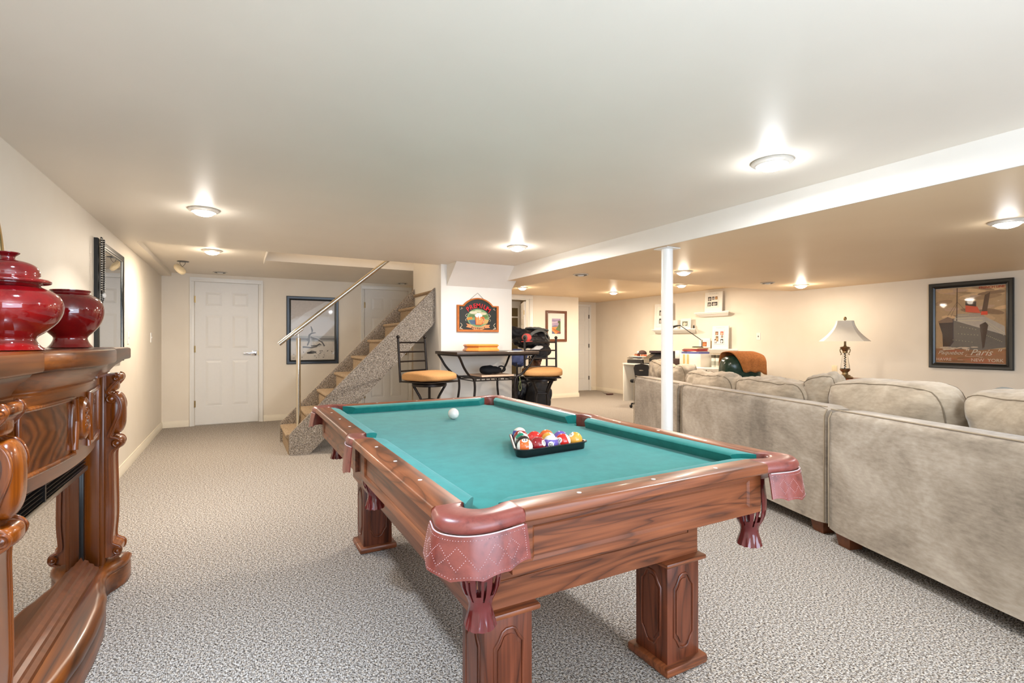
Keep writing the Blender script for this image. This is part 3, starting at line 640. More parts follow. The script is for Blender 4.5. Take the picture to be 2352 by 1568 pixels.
def pocket(place, oc, ic, bc, detail, side):
    """place(u, v, z) -> world"""
    N = 36; O = res(oc, N); I = res(ic, N)
    b = B(); vs = []; K = 10
    for i in range(N+1):
        o = Vector(O[i]); q = Vector(I[i]); d = (o-q)
        L = d.length; d.normalize()
        e = math.sin(PI*i/N)**.4
        prof = [(0, ZT-.07), (0, ZT-.012), (.006, ZT-.001), (.02, ZT+.003*e), (L-.03, ZT+.004*e), (L-.012, ZT+.001*e), (L-.002, ZT-.008), (L+.002*e, ZT-.018), (L-.001, ZT-.028), (L-.016, ZT-.036)]
        for a, z in prof:
            w = q+d*a; vs.append(place(w.x, w.y, z))
    fs = [(i*K+k, i*K+(k+1) % K, (i+1)*K+(k+1) % K, (i+1)*K+k) for i in range(N) for k in range(K)]+[tuple(range(K)), tuple(range(N*K, (N+1)*K))[::-1]]
    b.add(vs, fs); pk = mk('pocket', b, M['leather'], pt, smooth=50)
    # outward normals along the outer curve for the flap
    NR = []
    for i in range(N+1):
        a = Vector(O[max(0, i-1)]); c = Vector(O[min(N, i+1)]); t = (c-a).normalized(); n = Vector((t.y, -t.x))
        if n.dot(Vector(O[i])-Vector(I[i])) < 0: n = -n
        NR.append(n)
    zt = ZT-.031; H0 = .090 if not side else .112
    def F(s, t, off=0):
        x = s*N; i = min(N-1, int(x)); k = x-i
        o = Vector(O[i]).lerp(Vector(O[i+1]), k); n = NR[i].lerp(NR[i+1], k)
        sc = abs(math.sin(PI*s*(5 if not side else 2)))**.8*.006+.016*(1-math.sin(PI*s))
        h = (H0+.004)-sc*1.1
        fl = -.001+.016*t**.8*(1 if not side else .6)+off
        w = o+n*fl
        return place(w.x, w.y, zt-h*t)
    b = B(); vs = []; R = 6
    for off in (0, .0045):
        for i in range(2*N+1):
            for r in range(R+1): vs.append(F(i/(2*N), r/R, off))
    A = (2*N+1)*(R+1); fs = []
    for i in range(2*N):
        for r in range(R):
            p = i*(R+1)+r; fs += [(p, p+1, p+R+2, p+R+1), (A+p, A+p+R+1, A+p+R+2, A+p+1)]
    rim = [i*(R+1)+R for i in range(2*N+1)]; e0 = list(range(0, R+1)); e1 = [2*N*(R+1)+r for r in range(R+1)]; tp = [i*(R+1) for i in range(2*N+1)]
    for L in (rim, e0, e1, tp):
        for a, c in zip(L, L[1:]): fs.append((a, c, A+c, A+a))
    b.add(vs, fs); fl = mk('pocket_apron', b, M['leather'], pk, smooth=50)
    b = B(); b.tube([F(i/N, .0, .004) for i in range(1, N)], .0015, 8); mk('piping', b, M['stitch'], pk)
    if detail:
        st = B()
        def run(a, c, step=.0052):
            p, q = Vector(F(*a, .0052)), Vector(F(*c, .0052)); n = max(2, int((q-p).length/step))
            for i in range(n+1):
                s = a[0]+(c[0]-a[0])*i/n; t = a[1]+(c[1]-a[1])*i/n; w = F(s, t, .0050); r = .0011
                st.add([(w[0]-r, w[1], w[2]), (w[0]+r, w[1], w[2]), (w[0], w[1]-r, w[2]), (w[0], w[1]+r, w[2]), (w[0], w[1], w[2]-r), (w[0], w[1], w[2]+r)], [(0, 2, 5), (2, 1, 5), (1, 3, 5), (3, 0, 5), (2, 0, 4), (1, 2, 4), (3, 1, 4), (0, 3, 4)])
        n = 24
        for i in range(n): run((.035+.93*i/n, .93), (.035+.93*(i+1)/n, .93)); run((.03+.94*i/n, .10), (.03+.94*(i+1)/n, .10))
        run((.035, .1), (.035, .93)); run((.965, .1), (.965, .93))
        zz = [.10+.8*i/12 for i in range(13)]
        for i in range(12): run((zz[i], .78 if i % 2 else .5), (zz[i+1], .5 if i % 2 else .78))
        for i in (0, 2, 4, 8, 10): run((zz[i], .5), (zz[i+1], .24)); run((zz[i+1], .24), (zz[i+2], .5))
        mk('stitching', st, M['stitch'], pk, kind='stuff')
    # hanging ball basket
    cu, cv = bc; b = B(); prof = [(.046, .700), (.049, .670), (.052, .642), (.054, .618), (.0535, .594), (.050, .572), (.043, .553), (.033, .535), (.0285, .520), (.030, .506), (.034, .488), (.039, .466)]
    sgm = 48; vs = []; fs = []
    for th in (0, .003):
        for r, z in prof:
            for k in range(sgm):
                a = 2*PI*k/sgm; rr = (r-th)*(1+(.05*math.cos(a*12) if z < .5 else 0)); vs.append(place(cu+rr*math.cos(a), cv+rr*math.sin(a), z+(.002*math.cos(a*12) if z < .47 else 0)))
    n = len(prof); A = n*sgm; holes = set()
    for i in range(n-1):
        for k in range(sgm):
            if (2 <= i <= 5 and k % 6 in (1, 2)) or (i == 1 and k % 6 == 1) or (4 <= i <= 6 and k % 6 == 4): holes.add((i, k))
    for i in range(n-1):
        for k in range(sgm):
            if (i, k) in holes: continue
            p = i*sgm+k; q = i*sgm+(k+1) % sgm; fs += [(p, q, q+sgm, p+sgm), (A+p, A+p+sgm, A+q+sgm, A+q)]
            for (di, dk, e) in ((0, -1, (p, p+sgm)), (0, 1, (q, q+sgm)), (-1, 0, (p, q)), (1, 0, (p+sgm, q+sgm))):
                j = (i+di, (k+dk) % sgm)
                if j in holes or j[0] < 0 or j[0] > n-2: fs.append((e[0], e[1], A+e[1], A+e[0]))
    b.add(vs, fs); bk = mk('pocket_basket', b, M['leather_d'], pk, smooth=50)
    c = B(); c.tube([place(cu+.0285*math.cos(2*PI*k/24), cv+.0285*math.sin(2*PI*k/24), .523) for k in range(24)], .0028, 6, closed=True)
    # leather thongs are part of the basket
    return pk
for sx in (-1, 1):
    for sy in (-1, 1):
        pocket(lambda u, v, z, sx=sx, sy=sy: wpt(sx, sy, u, v, z), O_C, I_C, (.122, .112), (sy == -1), False)
    pocket(lambda u, v, z, sx=sx: (CX+sx*(HX-u), CY+v, z), O_S, I_S, (.104, 0), False, True)

# ------------------------------------------------------------------ balls
BR = .0310
def ball(name, c, label, col, axis=None, nd=None, num=None, up=None, sp=.55):
    c = Vector(c); t = None; b = B()
    ax = Vector(axis).normalized() if axis else Vector((0, 0, 1))
    q = ax.to_track_quat('Z', 'Y').to_matrix()
    seg = 32; rings = [-1+0*i for i in range(0)]
    hs = [math.asin(x) for x in (sp,)][0]
    lat = [-PI/2+(PI/2-hs)*i/6 for i in range(7)]+[-hs+2*hs*i/8 for i in range(1, 9)]+[hs+(PI/2-hs)*i/6 for i in range(1, 7)]
    vs = []; fs = []; mi = []
    for a in lat:
        for k in range(seg):
            p = Vector((math.cos(a)*math.cos(2*PI*k/seg), math.cos(a)*math.sin(2*PI*k/seg), math.sin(a))); vs.append(c+(q @ p)*BR)
    for i in range(len(lat)-1):
        for k in range(seg):
            fs.append((i*seg+k, i*seg+(k+1) % seg, (i+1)*seg+(k+1) % seg, (i+1)*seg+k)); mi.append(1 if (axis and (i < 6 or i >= 14)) else 0)
    b.add(vs, fs); b.mi = mi
    bm_w = M['ballw']; o = mk(name, b, [M['ball_'+col], bm_w] if axis else [M['ball_'+col]], None, smooth=80)
    # origin at the base of the ball
    base = c-Vector((0, 0, BR))
    for v in o.data.vertices: v.co -= base
    o.location = base; bpy.context.view_layer.update()
    tag(o, label, 'pool ball', 'pool balls')
    if nd:
        nd = Vector(nd).normalized(); up = Vector(up) if up else Vector((0, 0, 1)); uy = (up-nd*up.dot(nd)).normalized(); ux = uy.cross(nd)
        d = B(); n = 24; R = .0115
        P = lambda x, y, r: c+(nd*math.sqrt(max(0, BR*BR-x*x-y*y))+ux*x+uy*y).normalized()*r
        vs = [P(0, 0, BR+.0004)]+[P(R*f*math.cos(2*PI*k/n), R*f*math.sin(2*PI*k/n), BR+.0004) for f in (.5, 1) for k in range(n)]
        fs = [(0, 1+k, 1+(k+1) % n) for k in range(n)]+[(1+k, 1+n+k, 1+n+(k+1) % n, 1+(k+1) % n) for k in range(n)]
        d.add(vs, fs); mk('number_spot', d, M['ballw'], o)
        tm = textmesh(num, .0145, bold=.0003); warp(tm, lambda x, y, z: P(x, y, BR+.0011)); mk('number', tm, M['ballk'], o, smooth=0)
    return o
for k, cc in dict(w=(236, 232, 220), o=(232, 108, 44), m=(150, 24, 34), p=(112, 92, 176), r=(216, 44, 36), y=(232, 168, 66), g=(0, 134, 104), k=(22, 22, 22), c=(236, 232, 226), b=(44, 70, 160)).items():
    M['ball_'+k] = plain('ball_resin_'+k, cc, .07, vary=.01, Coat_Weight=.6, Coat_Roughness=.03)
M['ballw'] = M['ball_w']; M['ballk'] = M['ball_k']
ball('pool_ball', (1.062, 2.617, ZB+BR), 'plain white cue ball alone on the far half of the felt', 'c')
th = math.radians(5); P0 = Vector((.913, 1.617)); SD = .354
dA = Vector((math.cos(th), math.sin(th))); dB = Vector((math.cos(th+PI/3), math.sin(th+PI/3))); dC = Vector((math.cos(th+PI/6), math.sin(th+PI/6)))
b0 = P0+dC*.060; DD = .0628; zr = ZB+.0035
def bp(i, k): w = b0+dA*DD*i+dB*DD*k; return (w.x, w.y, zr+BR)
UD = (0, 0, -1)
ball('pool_ball', bp(0, 0), 'orange striped ball in the near left corner of the rack', 'o', (.84, -.54, .03), (-.22, -.36, .9), '13', (.4, .7, 0.2))
ball('pool_ball', bp(1, 0), 'maroon seven ball in the front row of the rack', 'm', None, (.36, -.86, .36), '7', (0, 0, 1))
ball('pool_ball', bp(2, 0), 'purple striped twelve ball in the middle of the front row', 'p', (.02, .01, 1), (-.50, -.84, .02), '12', UD)
ball('pool_ball', bp(3, 0), 'red striped ball with a white right half in the front row', 'r', (.86, -.36, .34), (-.86, -.40, .30), '11', (.6, -.1, .7))
ball('pool_ball', bp(4, 0), 'solid yellow ball at the right corner of the rack', 'y', None, (-.66, -.10, .74), '1', (0, .7, .7))
ball('pool_ball', bp(0, 1), 'black ball right behind the orange striped ball', 'k', None, (.1, .6, .8), '8', (0, 1, 0))
ball('pool_ball', bp(2, 1), 'yellow striped ball behind the purple striped twelve', 'y', (.80, -.25, .55), (-.6, -.2, -.75), '9', (0, 0, 1))
ball('pool_ball', bp(3, 1), 'solid purple ball in the rear between white stripe and yellow', 'p')
ball('pool_ball', bp(0, 2), 'green striped ball behind the black ball', 'g', (.80, -.34, .50), (-.7, .2, -.6), '14', (0, 0, 1))
ball('pool_ball', bp(1, 2), 'solid red ball between the green stripe and the orange ball', 'r')
ball('pool_ball', bp(2, 2), 'solid orange ball at the rear edge of the rack', 'o')
ball('pool_ball', bp(0, 3), 'dark red striped fifteen ball with its number upside down', 'm', (.36, .56, .74), (-.40, -.62, .67), '15', (.3, .5, -.8))
ball('pool_ball', bp(0, 4), 'blue striped ball at the far tip of the rack, white side up', 'b', (.1, .1, 1), (.4, .5, .1), '10', (0, 0, 1))
# triangular tray
rk = thing('ball_tray', 'black plastic triangular ball tray holding the racked balls', 'ball rack', (P0.x+.17, P0.y+.1, ZB))
def tri(side, off):
    c = P0+dC*(SD/math.sqrt(3)); pts = []
    R = side/math.sqrt(3)
    for a in (th+PI*7/6, th-PI/6, th+PI/2):
        v = c+Vector((math.cos(a), math.sin(a)))*(R-.06)
        for k in range(9):
            an = a+(-60+120*k/8)*PI/180; pts.append((v.x+(.03+off)*math.cos(an), v.y+(.03+off)*math.sin(an)))
    return pts
def ring(levels, mat, name, cap=False):
    b = B(); n = len(levels[0][0]); vs = []
    for p, z in levels: vs += [(x, y, z) for x, y in p]
    fs = [(i*n+k, i*n+(k+1) % n, (i+1)*n+(k+1) % n, (i+1)*n+k) for i in range(len(levels)-1) for k in range(n)]
    if cap: fs.append(tuple(range(n)))
    b.add(vs, fs); return mk(name, b, mat, rk)
ring([(tri(SD+.02, -.004), ZB+.0006), (tri(SD+.02, -.002), ZB+.003), (tri(SD+.02, .0), ZB+.026), (tri(SD+.02, .008), ZB+.028), (tri(SD+.02, .009), ZB+.031), (tri(SD+.02, .004), ZB+.033), (tri(SD+.02, -.003), ZB+.031), (tri(SD+.02, -.005), ZB+.004)], M['blackp'], 'wall')
b = B(); b.prism(tri(SD+.02, -.004), 2, ZB+.0006, ZB+.0033); mk('floor', b, M['blackp'], rk)

# ================================================================== fireplace mantel
fp = thing('electric_fireplace', 'carved glossy cherry wood fireplace mantel against the left wall', 'fireplace', (-.7, 2.31, 0))
YC = 2.31
def pl(name, prof_fn, z0, z1, mat, parent=None, y0=1.55, y1=3.07, n=40):
    """solid whose front edge follows x = prof_fn(y), back on the wall"""
    b = B(); ys = [y0+(y1-y0)*i/n for i in range(n+1)]
    poly = [(prof_fn(y), y) for y in ys]+[(XL+.001, y1), (XL+.001, y0)]
    b.prism(poly, 2, z0, z1); return b
def serp(y, out=0):          # base front
    d = abs(y-YC)
    pts = [(0, -.452), (.15, -.456), (.28, -.470), (.38, -.494), (.48, -.514), (.56, -.520), (.60, -.510), (.64, -.488), (.68, -.470), (.72, -.463), (.80, -.462)]
    for (a, xa), (c, xc) in zip(pts, pts[1:]):
        if d <= c: k = (d-a)/(c-a); k = k*k*(3-2*k)*.5+k*.5; return xa+(xc-xa)*k+out
    return pts[-1][1]+out
def stack(levels, name, mat, y0, y1, n=72, parent=None, ends=True):
    """levels: (offset, z); front and both ends move in by the same offset"""
    b = B(); vs = []; cnt = None
    for fn, off, z in levels:
        ys = [y0-off+(y1-y0+2*off)*i/n for i in range(n+1)]
        row = [(fn(max(y0, min(y1, y)))+off, y, z) for y in ys]; row = [(XL+.001, ys[0], z)]+row+[(XL+.001, ys[-1], z)]
        cnt = len(row); vs += row
    L = len(levels); fs = [(i*cnt+k, i*cnt+(k+1) % cnt, (i+1)*cnt+(k+1) % cnt, (i+1)*cnt+k) for i in range(L-1) for k in range(cnt)]
    fs += [tuple(range(cnt))[::-1], tuple(range((L-1)*cnt, L*cnt))]; b.add(vs, fs)
    return mk(name, b, mat, parent or fp, smooth=40)
stack([(serp, -.004, .0), (serp, 0, .004), (serp, 0, .078), (serp, -.004, .084), (serp, 0, .088), (serp, .004, .094), (serp, .003, .108), (serp, -.006, .118), (serp, -.012, .124), (serp, -.030, .130)], 'plinth', M['fwy'], 1.535, 3.085)
# mantel shelf: breakfronts over the pilasters and a bowed middle
def shelf(y):
    d = abs(y-YC)
    if d > .46: return -.468
    return -.415-.26*d*d*(1 if d < .3 else 1+.6*(d-.3)/.16)-(.018 if d > .445 else 0)
def head(y):
    d = abs(y-YC)
    if d > .475: return -.530
    return -.492-.20*d*d
stack([(shelf, -.020, 1.070), (shelf, -.004, 1.074), (shelf, 0, 1.080), (shelf, 0, 1.119), (shelf, -.003, 1.126), (shelf, -.012, 1.130)], 'mantel_shelf', M['fwy'], 1.50, 3.12, 96)
stack([(shelf, -.075, .996), (shelf, -.066, .998), (shelf, -.064, 1.008), (shelf, -.070, 1.012), (shelf, -.066, 1.022), (shelf, -.050, 1.044), (shelf, -.030, 1.060), (shelf, -.026, 1.071)], 'cove_moulding', M['fwy'], 1.52, 3.10, 96)
# header
stack([(head, -.02, .715), (head, -.006, .722), (head, 0, .730), (head, 0, .998)], 'header', M['fwy'], 1.83, 2.79, 48)
def onhead(y, z, off): return (head(y)+off, y, z)
for (ya, yb) in ((1.86, 2.215), (2.405, 2.76)):
    z0, z1 = .775, .965; n = 10
    yy = lambda k: ya+(yb-ya)*k/n
    bow = lambda z: .018*math.cos((z-(z0+z1)/2)/(z1-z0)*PI)
    inner = (lambda z: yb-bow(z)) if ya < YC else (lambda z: ya+bow(z))
    loop = []
    if ya < YC: loop = [(yy(k)-(.0 if k < n else 0), z0) for k in range(n+1)]+[(inner(z0+(z1-z0)*k/8), z0+(z1-z0)*k/8) for k in range(1, 8)]+[(yy(n-k), z1) for k in range(n+1)]+[(ya, z1-(z1-z0)*k/8) for k in range(1, 8)]
    else: loop = [(yy(k), z0) for k in range(n+1)]+[(yb, z0+(z1-z0)*k/8) for k in range(1, 8)]+[(yy(n-k), z1) for k in range(n+1)]+[(inner(z1-(z1-z0)*k/8), z1-(z1-z0)*k/8) for k in range(1, 8)]
    b = B(); b.tube([onhead(y, z, .004) for y, z in loop], .0085, 10, closed=True); fr = mk('panel_moulding', b, M['fwc'], fp)
    b = B(); m = 12
    vs = [onhead(ya+(yb-ya)*i/m, z0+(z1-z0)*j/m, .002) for j in range(m+1) for i in range(m+1)]
    b.add(vs, [(j*(m+1)+i, j*(m+1)+i+1, (j+1)*(m+1)+i+1, (j+1)*(m+1)+i) for i in range(m) for j in range(m)]); mk('veneer_panel', b, M['chev'], fp, label='veneer panel with chevron grain')
# carved oval rosette
b = B(); b.lathe([(.074, -.02), (.078, .004), (.074, .016), (.062, .022), (.055, .016), (.052, .010), (.02, .012), (.002, .014)], (head(YC), YC, .885), 40, axis=0, sx=.62, sy=1); 
ro = mk('rosette', b, M['fwc'], fp, label='carved oval rosette with leaf relief')
b = B()
for k in range(9):
    a = k/9*2*PI; r = .03; p = (head(YC)+.016, YC+.6*r*math.cos(a), .885+r*math.sin(a))
    q = B(); q.sphere((0, 0, 0), 1, 12, (.007, .0065, .014)); q.xf(Matrix.Translation(p) @ Matrix.Rotation(a+PI/2+.6, 4, 'X')); b.merge(q)
b.sphere((head(YC)+.018, YC, .885), .009, 12); mk('leaf_relief', b, M['fwc'], ro)
for s in (-1, 1):
    b = B(); b.tube(smoothpath([(head(YC+s*.085)+.008, YC+s*(.085+.02*abs(z-.885)/.1), z) for z in (.965, .94, .90, .885, .87, .83, .79)], 4), .011, 10); mk('bead_moulding', b, M['fwc'], fp)
# louvred vent
b = B(); b.box((-.66, 1.80, .600), (-.60, 2.86, .722)); mk('vent_housing', b, M['louvre'], fp, smooth=0)
for i in range(7):
    z = .612+.0145*i; b = B(); b.add([(-.588, 1.82, z-.003), (-.588, 2.85, z-.003), (-.604, 2.85, z+.006), (-.604, 1.82, z+.006), (-.5885, 1.82, z-.0012), (-.5885, 2.85, z-.0012), (-.6045, 2.85, z+.008), (-.6045, 1.82, z+.008)], [(3, 2, 1, 0), (4, 5, 6, 7), (0, 1, 5, 4), (1, 2, 6, 5), (2, 3, 7, 6), (3, 0, 4, 7)]); mk('louvre', b, M['dark_metal'], fp, smooth=0)
b = B(); b.box((-.60, 2.30, .602), (-.584, 2.312, .716)); mk('vent_divider', b, M['iron'], fp)
# firebox
b = B(); b.box((-.64, 1.86, .18), (-.605, 2.86, .600)); mk('firebox_glass', b, M['black_glass'], fp, smooth=0, label='mirror like dark firebox glass')
for lo, hi, nm in (((-.625, 2.855, .15), (-.597, 2.878, .602), 'firebox_frame'), ((-.625, 1.80, .15), (-.592, 1.83, .602), 'firebox_frame'), ((-.625, 1.80, .585), (-.586, 2.878, .604), 'firebox_frame')):
    b = B(); b.box(lo, hi, .002); mk(nm, b, M['dark_metal'] if lo[2] < .5 else M['silver_edge'], fp)
b = B(); b.prism([(-.63, .13), (-.545, .13), (-.548, .142), (-.562, .150), (-.566, .160), (-.580, .166), (-.584, .178), (-.598, .186), (-.605, .205), (-.63, .205)], 1, 1.80, 2.875); mk('sill_moulding', b, M['frame_br'], fp)
# pilasters with S scroll corbels
def pilaster(y0, lean=0.0):
    w = .165; b = B(); b.box((XL+.001, y0, .128), (-.600, y0+w, .998)); b.box((-.601, y0+.006, .128), (-.552, y0+w-.006, .998), .004)
    b.box((-.556, y0+.012, .128), (-.536, y0+w-.012, .998), .004)
    P = mk('pilaster', b, M['fwz'], fp)
    ya, yb = y0+.022, y0+w-.022
    # silhouette of the scroll, front (x, z)
    front = smoothpath([(x-.016, z, 0) for x, z in [(-.490, 1.008), (-.472, 1.004), (-.466, .990), (-.472, .974), (-.486, .955), (-.500, .935), (-.506, .922), (-.498, .914), (-.480, .908), (-.468, .892), (-.460, .862), (-.464, .825), (-.480, .775), (-.496, .728), (-.500, .716), (-.484, .710), (-.468, .700), (-.462, .684), (-.468, .667), (-.486, .652), (-.494, .62), (-.492, .50), (-.490, .34), (-.496, .235), (-.484, .214), (-.466, .202), (-.461, .184), (-.468, .166), (-.490, .156)]], 4)
    poly = [(a, z) for a, z, _ in front]+[(-.545, .156), (-.545, 1.008)]
    b = B(); b.prism(poly, 1, ya+.012, yb-.012); sc = mk('scroll_corbel', b, M['fwc'], fp, smooth=50)
    for y in (ya, yb):
        b = B(); e = .011 if y == ya else -.011; b.prism([(a+.004, z) for a, z, _ in front]+[(a-.013, z) for a, z, _ in front[::-1]], 1, min(y, y+e), max(y, y+e)); b.tube([(a-.001, y+e*.5, z) for a, z, _ in front[2:-1]], .0065, 8); mk('scroll_rim', b, M['fwc'], sc, smooth=60)
        for cx_, cz, r in ((-.492, .986, .013), (-.514, .892, .019), (-.492, .684, .018), (-.490, .184, .017)):
            b = B(); b.lathe([(r, -.012), (r+.001, .000), (r-.003, .004), (r-.006, .002), (r-.007, .002), (r-.009, .006), (.002, .009)], (cx_, y, cz), 20, axis=1)
            if y == ya: b.v = [(x_, 2*y-y_, z_) for x_, y_, z_ in b.v]
            mk('volute', b, M['fwc'], sc)
    for z0, z1, xc, th in ((.972, 1.010, -.500, .026), (.925, .976, -.512, .020), (.722, .918, -.500, .034), (.655, .712, -.500, .030)):
        f, cb = cushion((yb-ya)/2-.008, th, (z1-z0)/2, amp=0, n=2.9, cuts=10, puff=.15); m = Matrix.Translation((xc, (ya+yb)/2, (z0+z1)/2)) @ Matrix.Rotation(PI/2, 4, 'Z'); cb.xf(m); mk('scroll_swell', cb, M['fwc'], sc, smooth=80)
    return P
pilaster(2.905); pilaster(1.60)
# ------------------------------------------------------------------ vases
def vase(loc, r, h, lid, label, group='red glazed jars on the mantel'):
    t = thing('ginger_jar', label, 'vase', loc, 0, group)
    s = r; pr = [(.50*s, 0), (.56*s, 0), (.66*s, .012*h), (.64*s, .03*h), (.56*s, .08*h), (.50*s, .15*h), (.52*s, .20*h), (.66*s, .27*h), (.84*s, .38*h), (.95*s, .49*h), (1.0*s, .61*h), (.985*s, .72*h), (.90*s, .82*h), (.74*s, .89*h), (.62*s, .925*h), (.58*s, .94*h)]
    pr = [(a, z) for a, z, _ in smoothpath([(a, z, 0) for a, z in pr], 4)]
    b = B(); b.lathe(pr+[(.57*s, .965*h), (.60*s, .975*h), (.60*s, .995*h), (.56*s, h), (.52*s, .99*h), (.50*s, .93*h)], (0, 0, 0), 56); mk('body', b, M['vase'], t, local=True, smooth=60)
    if lid:
        z = h; k_ = .088; q = [(.56*s, -.02*k_), (.74*s, -.04*k_), (.775*s, .02*k_), (.75*s, .08*k_), (.60*s, .14*k_), (.575*s, .20*k_), (.57*s, .34*k_), (.53*s, .50*k_), (.44*s, .62*k_), (.30*s, .70*k_), (.18*s, .73*k_), (.135*s, .78*k_), (.14*s, .86*k_), (.20*s, .94*k_), (.22*s, .98*k_), (.18*s, 1.0*k_), (.02*s, 1.01*k_)]
        q = [(a, zz+z) for a, zz, _ in smoothpath([(a, zz, 0) for a, zz in q], 3)]
        b = B(); b.lathe(q, (0, 0, 0), 56); mk('lid', b, M['vase'], t, local=True, smooth=50)
    return t
vase((-.600, 2.03, 1.1305), .127, .207, True, 'large red glazed ginger jar with a lid, nearest on the mantel')
vase((-.617, 2.75, 1.1305), .112, .244, False, 'smaller open red glazed jar near the far end of the mantel')
# oval wall mirror whose bronze rim just enters the picture
t = thing('oval_wall_mirror', 'bronze rimmed oval mirror cut off by the left edge of the photo', 'mirror', (XL+.01, 2.60, 1.5))
b = B(); b.tube([(XL+.016, 2.60+.27*math.cos(2*PI*k/48), 1.45+.33*math.sin(2*PI*k/48)) for k in range(48)], .014, 10, closed=True); mk('rim', b, M['brass'], t)
b = B(); b.lathe([(.27, .002), (.27, .012)], (XL, 2.60, 1.45), 40, axis=0, sx=1, sy=1.2); mk('glass', b, M['mirror'], t)
# ================================================================== sectional sofa
def sofa(label, near, far, zt, arm=None):
    """near/far: points on the outer back line; local x runs from near to far, y away from the seat, z up"""
    n_ = Vector(near); f_ = Vector(far); u = (f_-n_); L = u.length; u.normalize()
    t = thing('sofa_section', label, 'sofa', (n_.x, n_.y, 0), math.atan2(u.y, u.x), 'sectional sofa')
    def bx(lo, hi, bev, nm, mt, par=None, lab=None):
        b = B(); b.box(lo, hi, bev); return mk(nm, b, mt, par or t, local=True, label=lab)
    bk = B(); n = 16
    # back slab with rolled top, slightly sagging outline
    prof = [(-.0, .085), (.004, .075), (-.02, .07), (-.20, .07), (-.215, .085), (-.215, zt-.03), (-.20, zt-.008), (-.17, zt), (-.05, zt+.002), (-.02, zt-.004), (-.004, zt-.02), (.0, zt-.045)]
    vs = []; N = 28; K = len(prof)
    for i in range(N+1):
        s = i/N; e = min(s, 1-s); ed = max(0, 1-e*N/1.4)**2
        for y, z in prof:
            w = noise.noise(Vector((s*L*2.5, y*3, z*2.5)))*.006
            zz = z-(ed*.016 if z > .4 else -ed*.006); yy = y*(1-.05*ed)-.01*ed+w*(1 if abs(y) < .01 else .3)
            vs.append((s*L, yy, zz))
    bk.add(vs, [(i*K+k, i*K+(k+1) % K, (i+1)*K+(k+1) % K, (i+1)*K+k) for i in range(N) for k in range(K)]+[tuple(range(K)), tuple(range(N*K, (N+1)*K))[::-1]])
    mk('sofa_back', bk, M['suede'], t, local=True, smooth=50)
    p = B()
    for e in (0, 1):
        x = .004+e*(L-.008); p.tube([(x, -.002, .09), (x, .0, .4), (x, -.002, zt-.05), (x, -.02, zt-.012)], .004, 6)
    p.tube([(x, -.022+.001, zt-.002+.004) for x in [L*i/20 for i in range(21)]], .0035, 6)
    mk('piping', p, M['edge'], t, local=True)
    bx((.01, -.98, .07), (L-.01, -.20, .30), .02, 'sofa_base', M['suede'])
    k = 2 if L > 1.3 else 1
    for i in range(k):
        b = B(); f, cb = cushion((L/k)/2-.008, .37, .095, seed=i+near[0], amp=.006); cb.xf(Matrix.Translation((L*(i+.5)/k, -.60, .385))); mk('seat_cushion', cb, M['suede2'], t, local=True, smooth=60)
    for x in (.03, L-.13):
        for y in (-.12, -.93):
            b = B(); b.add([(x, y, .07), (x+.10, y, .07), (x+.10, y+.10, .07), (x, y+.10, .07), (x+.012, y+.012, 0), (x+.088, y+.012, 0), (x+.088, y+.088, 0), (x+.012, y+.088, 0)], [(0, 1, 2, 3), (7, 6, 5, 4), (0, 4, 5, 1), (1, 5, 6, 2), (2, 6, 7, 3), (3, 7, 4, 0)]); mk('foot', b, M['frame_br'], t, local=True, smooth=0)
    if arm is not None:
        x0, x1 = (L-.22, L) if arm > 0 else (0, .22)
        b = B(); b.box((x0+.002, -.99, .075), (x1+.03, -.21, .62), .035); mk('armrest', b, M['suede'], t, local=True)
    return t, L
ux = Vector((.34, .94)).normalized()
sA, LA = sofa('nearest sofa section with two plump back cushions, cut off by the right edge', (2.44, .09), (2.99, 1.655), .765)
sB, LB = sofa('middle sofa section behind the far side of the pool table', (3.052, 1.71), (3.530, 3.245), .768)
sC, LC = sofa('farthest sofa section, partly behind the white pole', (3.550, 3.31), (3.905, 4.27), .768, arm=1)
def back_cushion(sec, x, w, h, zc, label, yaw=0, tilt=-8, seed=1, yoff=-.30, mat='suede2', hd=.13, roll=0, amp=.016, sag=.02):
    f, cb = cushion(w/2, hd, h/2, seed=seed, amp=amp*.7, sag=sag, cuts=26, n=4.2, puff=.35, crease=amp*.42)
    m = rootm(sec) @ Matrix.Translation((x, yoff, zc)) @ Matrix.Rotation(math.radians(yaw), 4, 'Z') @ Matrix.Rotation(math.radians(tilt), 4, 'X') @ Matrix.Rotation(math.radians(roll), 4, 'Y')
    base = m @ Vector((0, 0, -h/2)); t = thing('back_cushion', label, 'cushion', base, sec.rotation_euler.z, 'sofa back cushions')
    cb.xf(m); mk('cover', cb, M[mat], t, smooth=70)
    for k in (.78, -.78):
        s = seam(f, k, n=4.2, r=.0034); s.xf(m); mk('piping', s, M['piping'], t)
    return t
back_cushion(sA, .93, .60, .50, .70, 'grey looking back cushion at the right edge of the photo', yaw=-14, seed=3, yoff=-.42, hd=.15, tilt=-10)
back_cushion(sA, 1.60, .80, .46, .708, 'longest back cushion, on the near sofa section left of the dark throw pillow', seed=5, amp=.011, hd=.145, yoff=-.37, sag=.0, roll=2.5)
back_cushion(sB, .76, .78, .46, .68, 'wrinkled back cushion on the middle sofa section below the table lamp', seed=8, amp=.026, sag=.03)
back_cushion(sB, .33, .24, .44, .735, 'puffed up cushion end folded upright in front of the lamp table', seed=11, yaw=18, roll=12, hd=.11, amp=.03, yoff=-.36)
back_cushion(sB, 1.545, .78, .46, .68, 'creased back cushion in front of the green recliner', seed=14, amp=.028, sag=.03)
back_cushion(sC, .62, .56, .46, .70, 'slumped cushion on the far sofa section right of the pole', seed=17, amp=.028, roll=7, yoff=-.36)
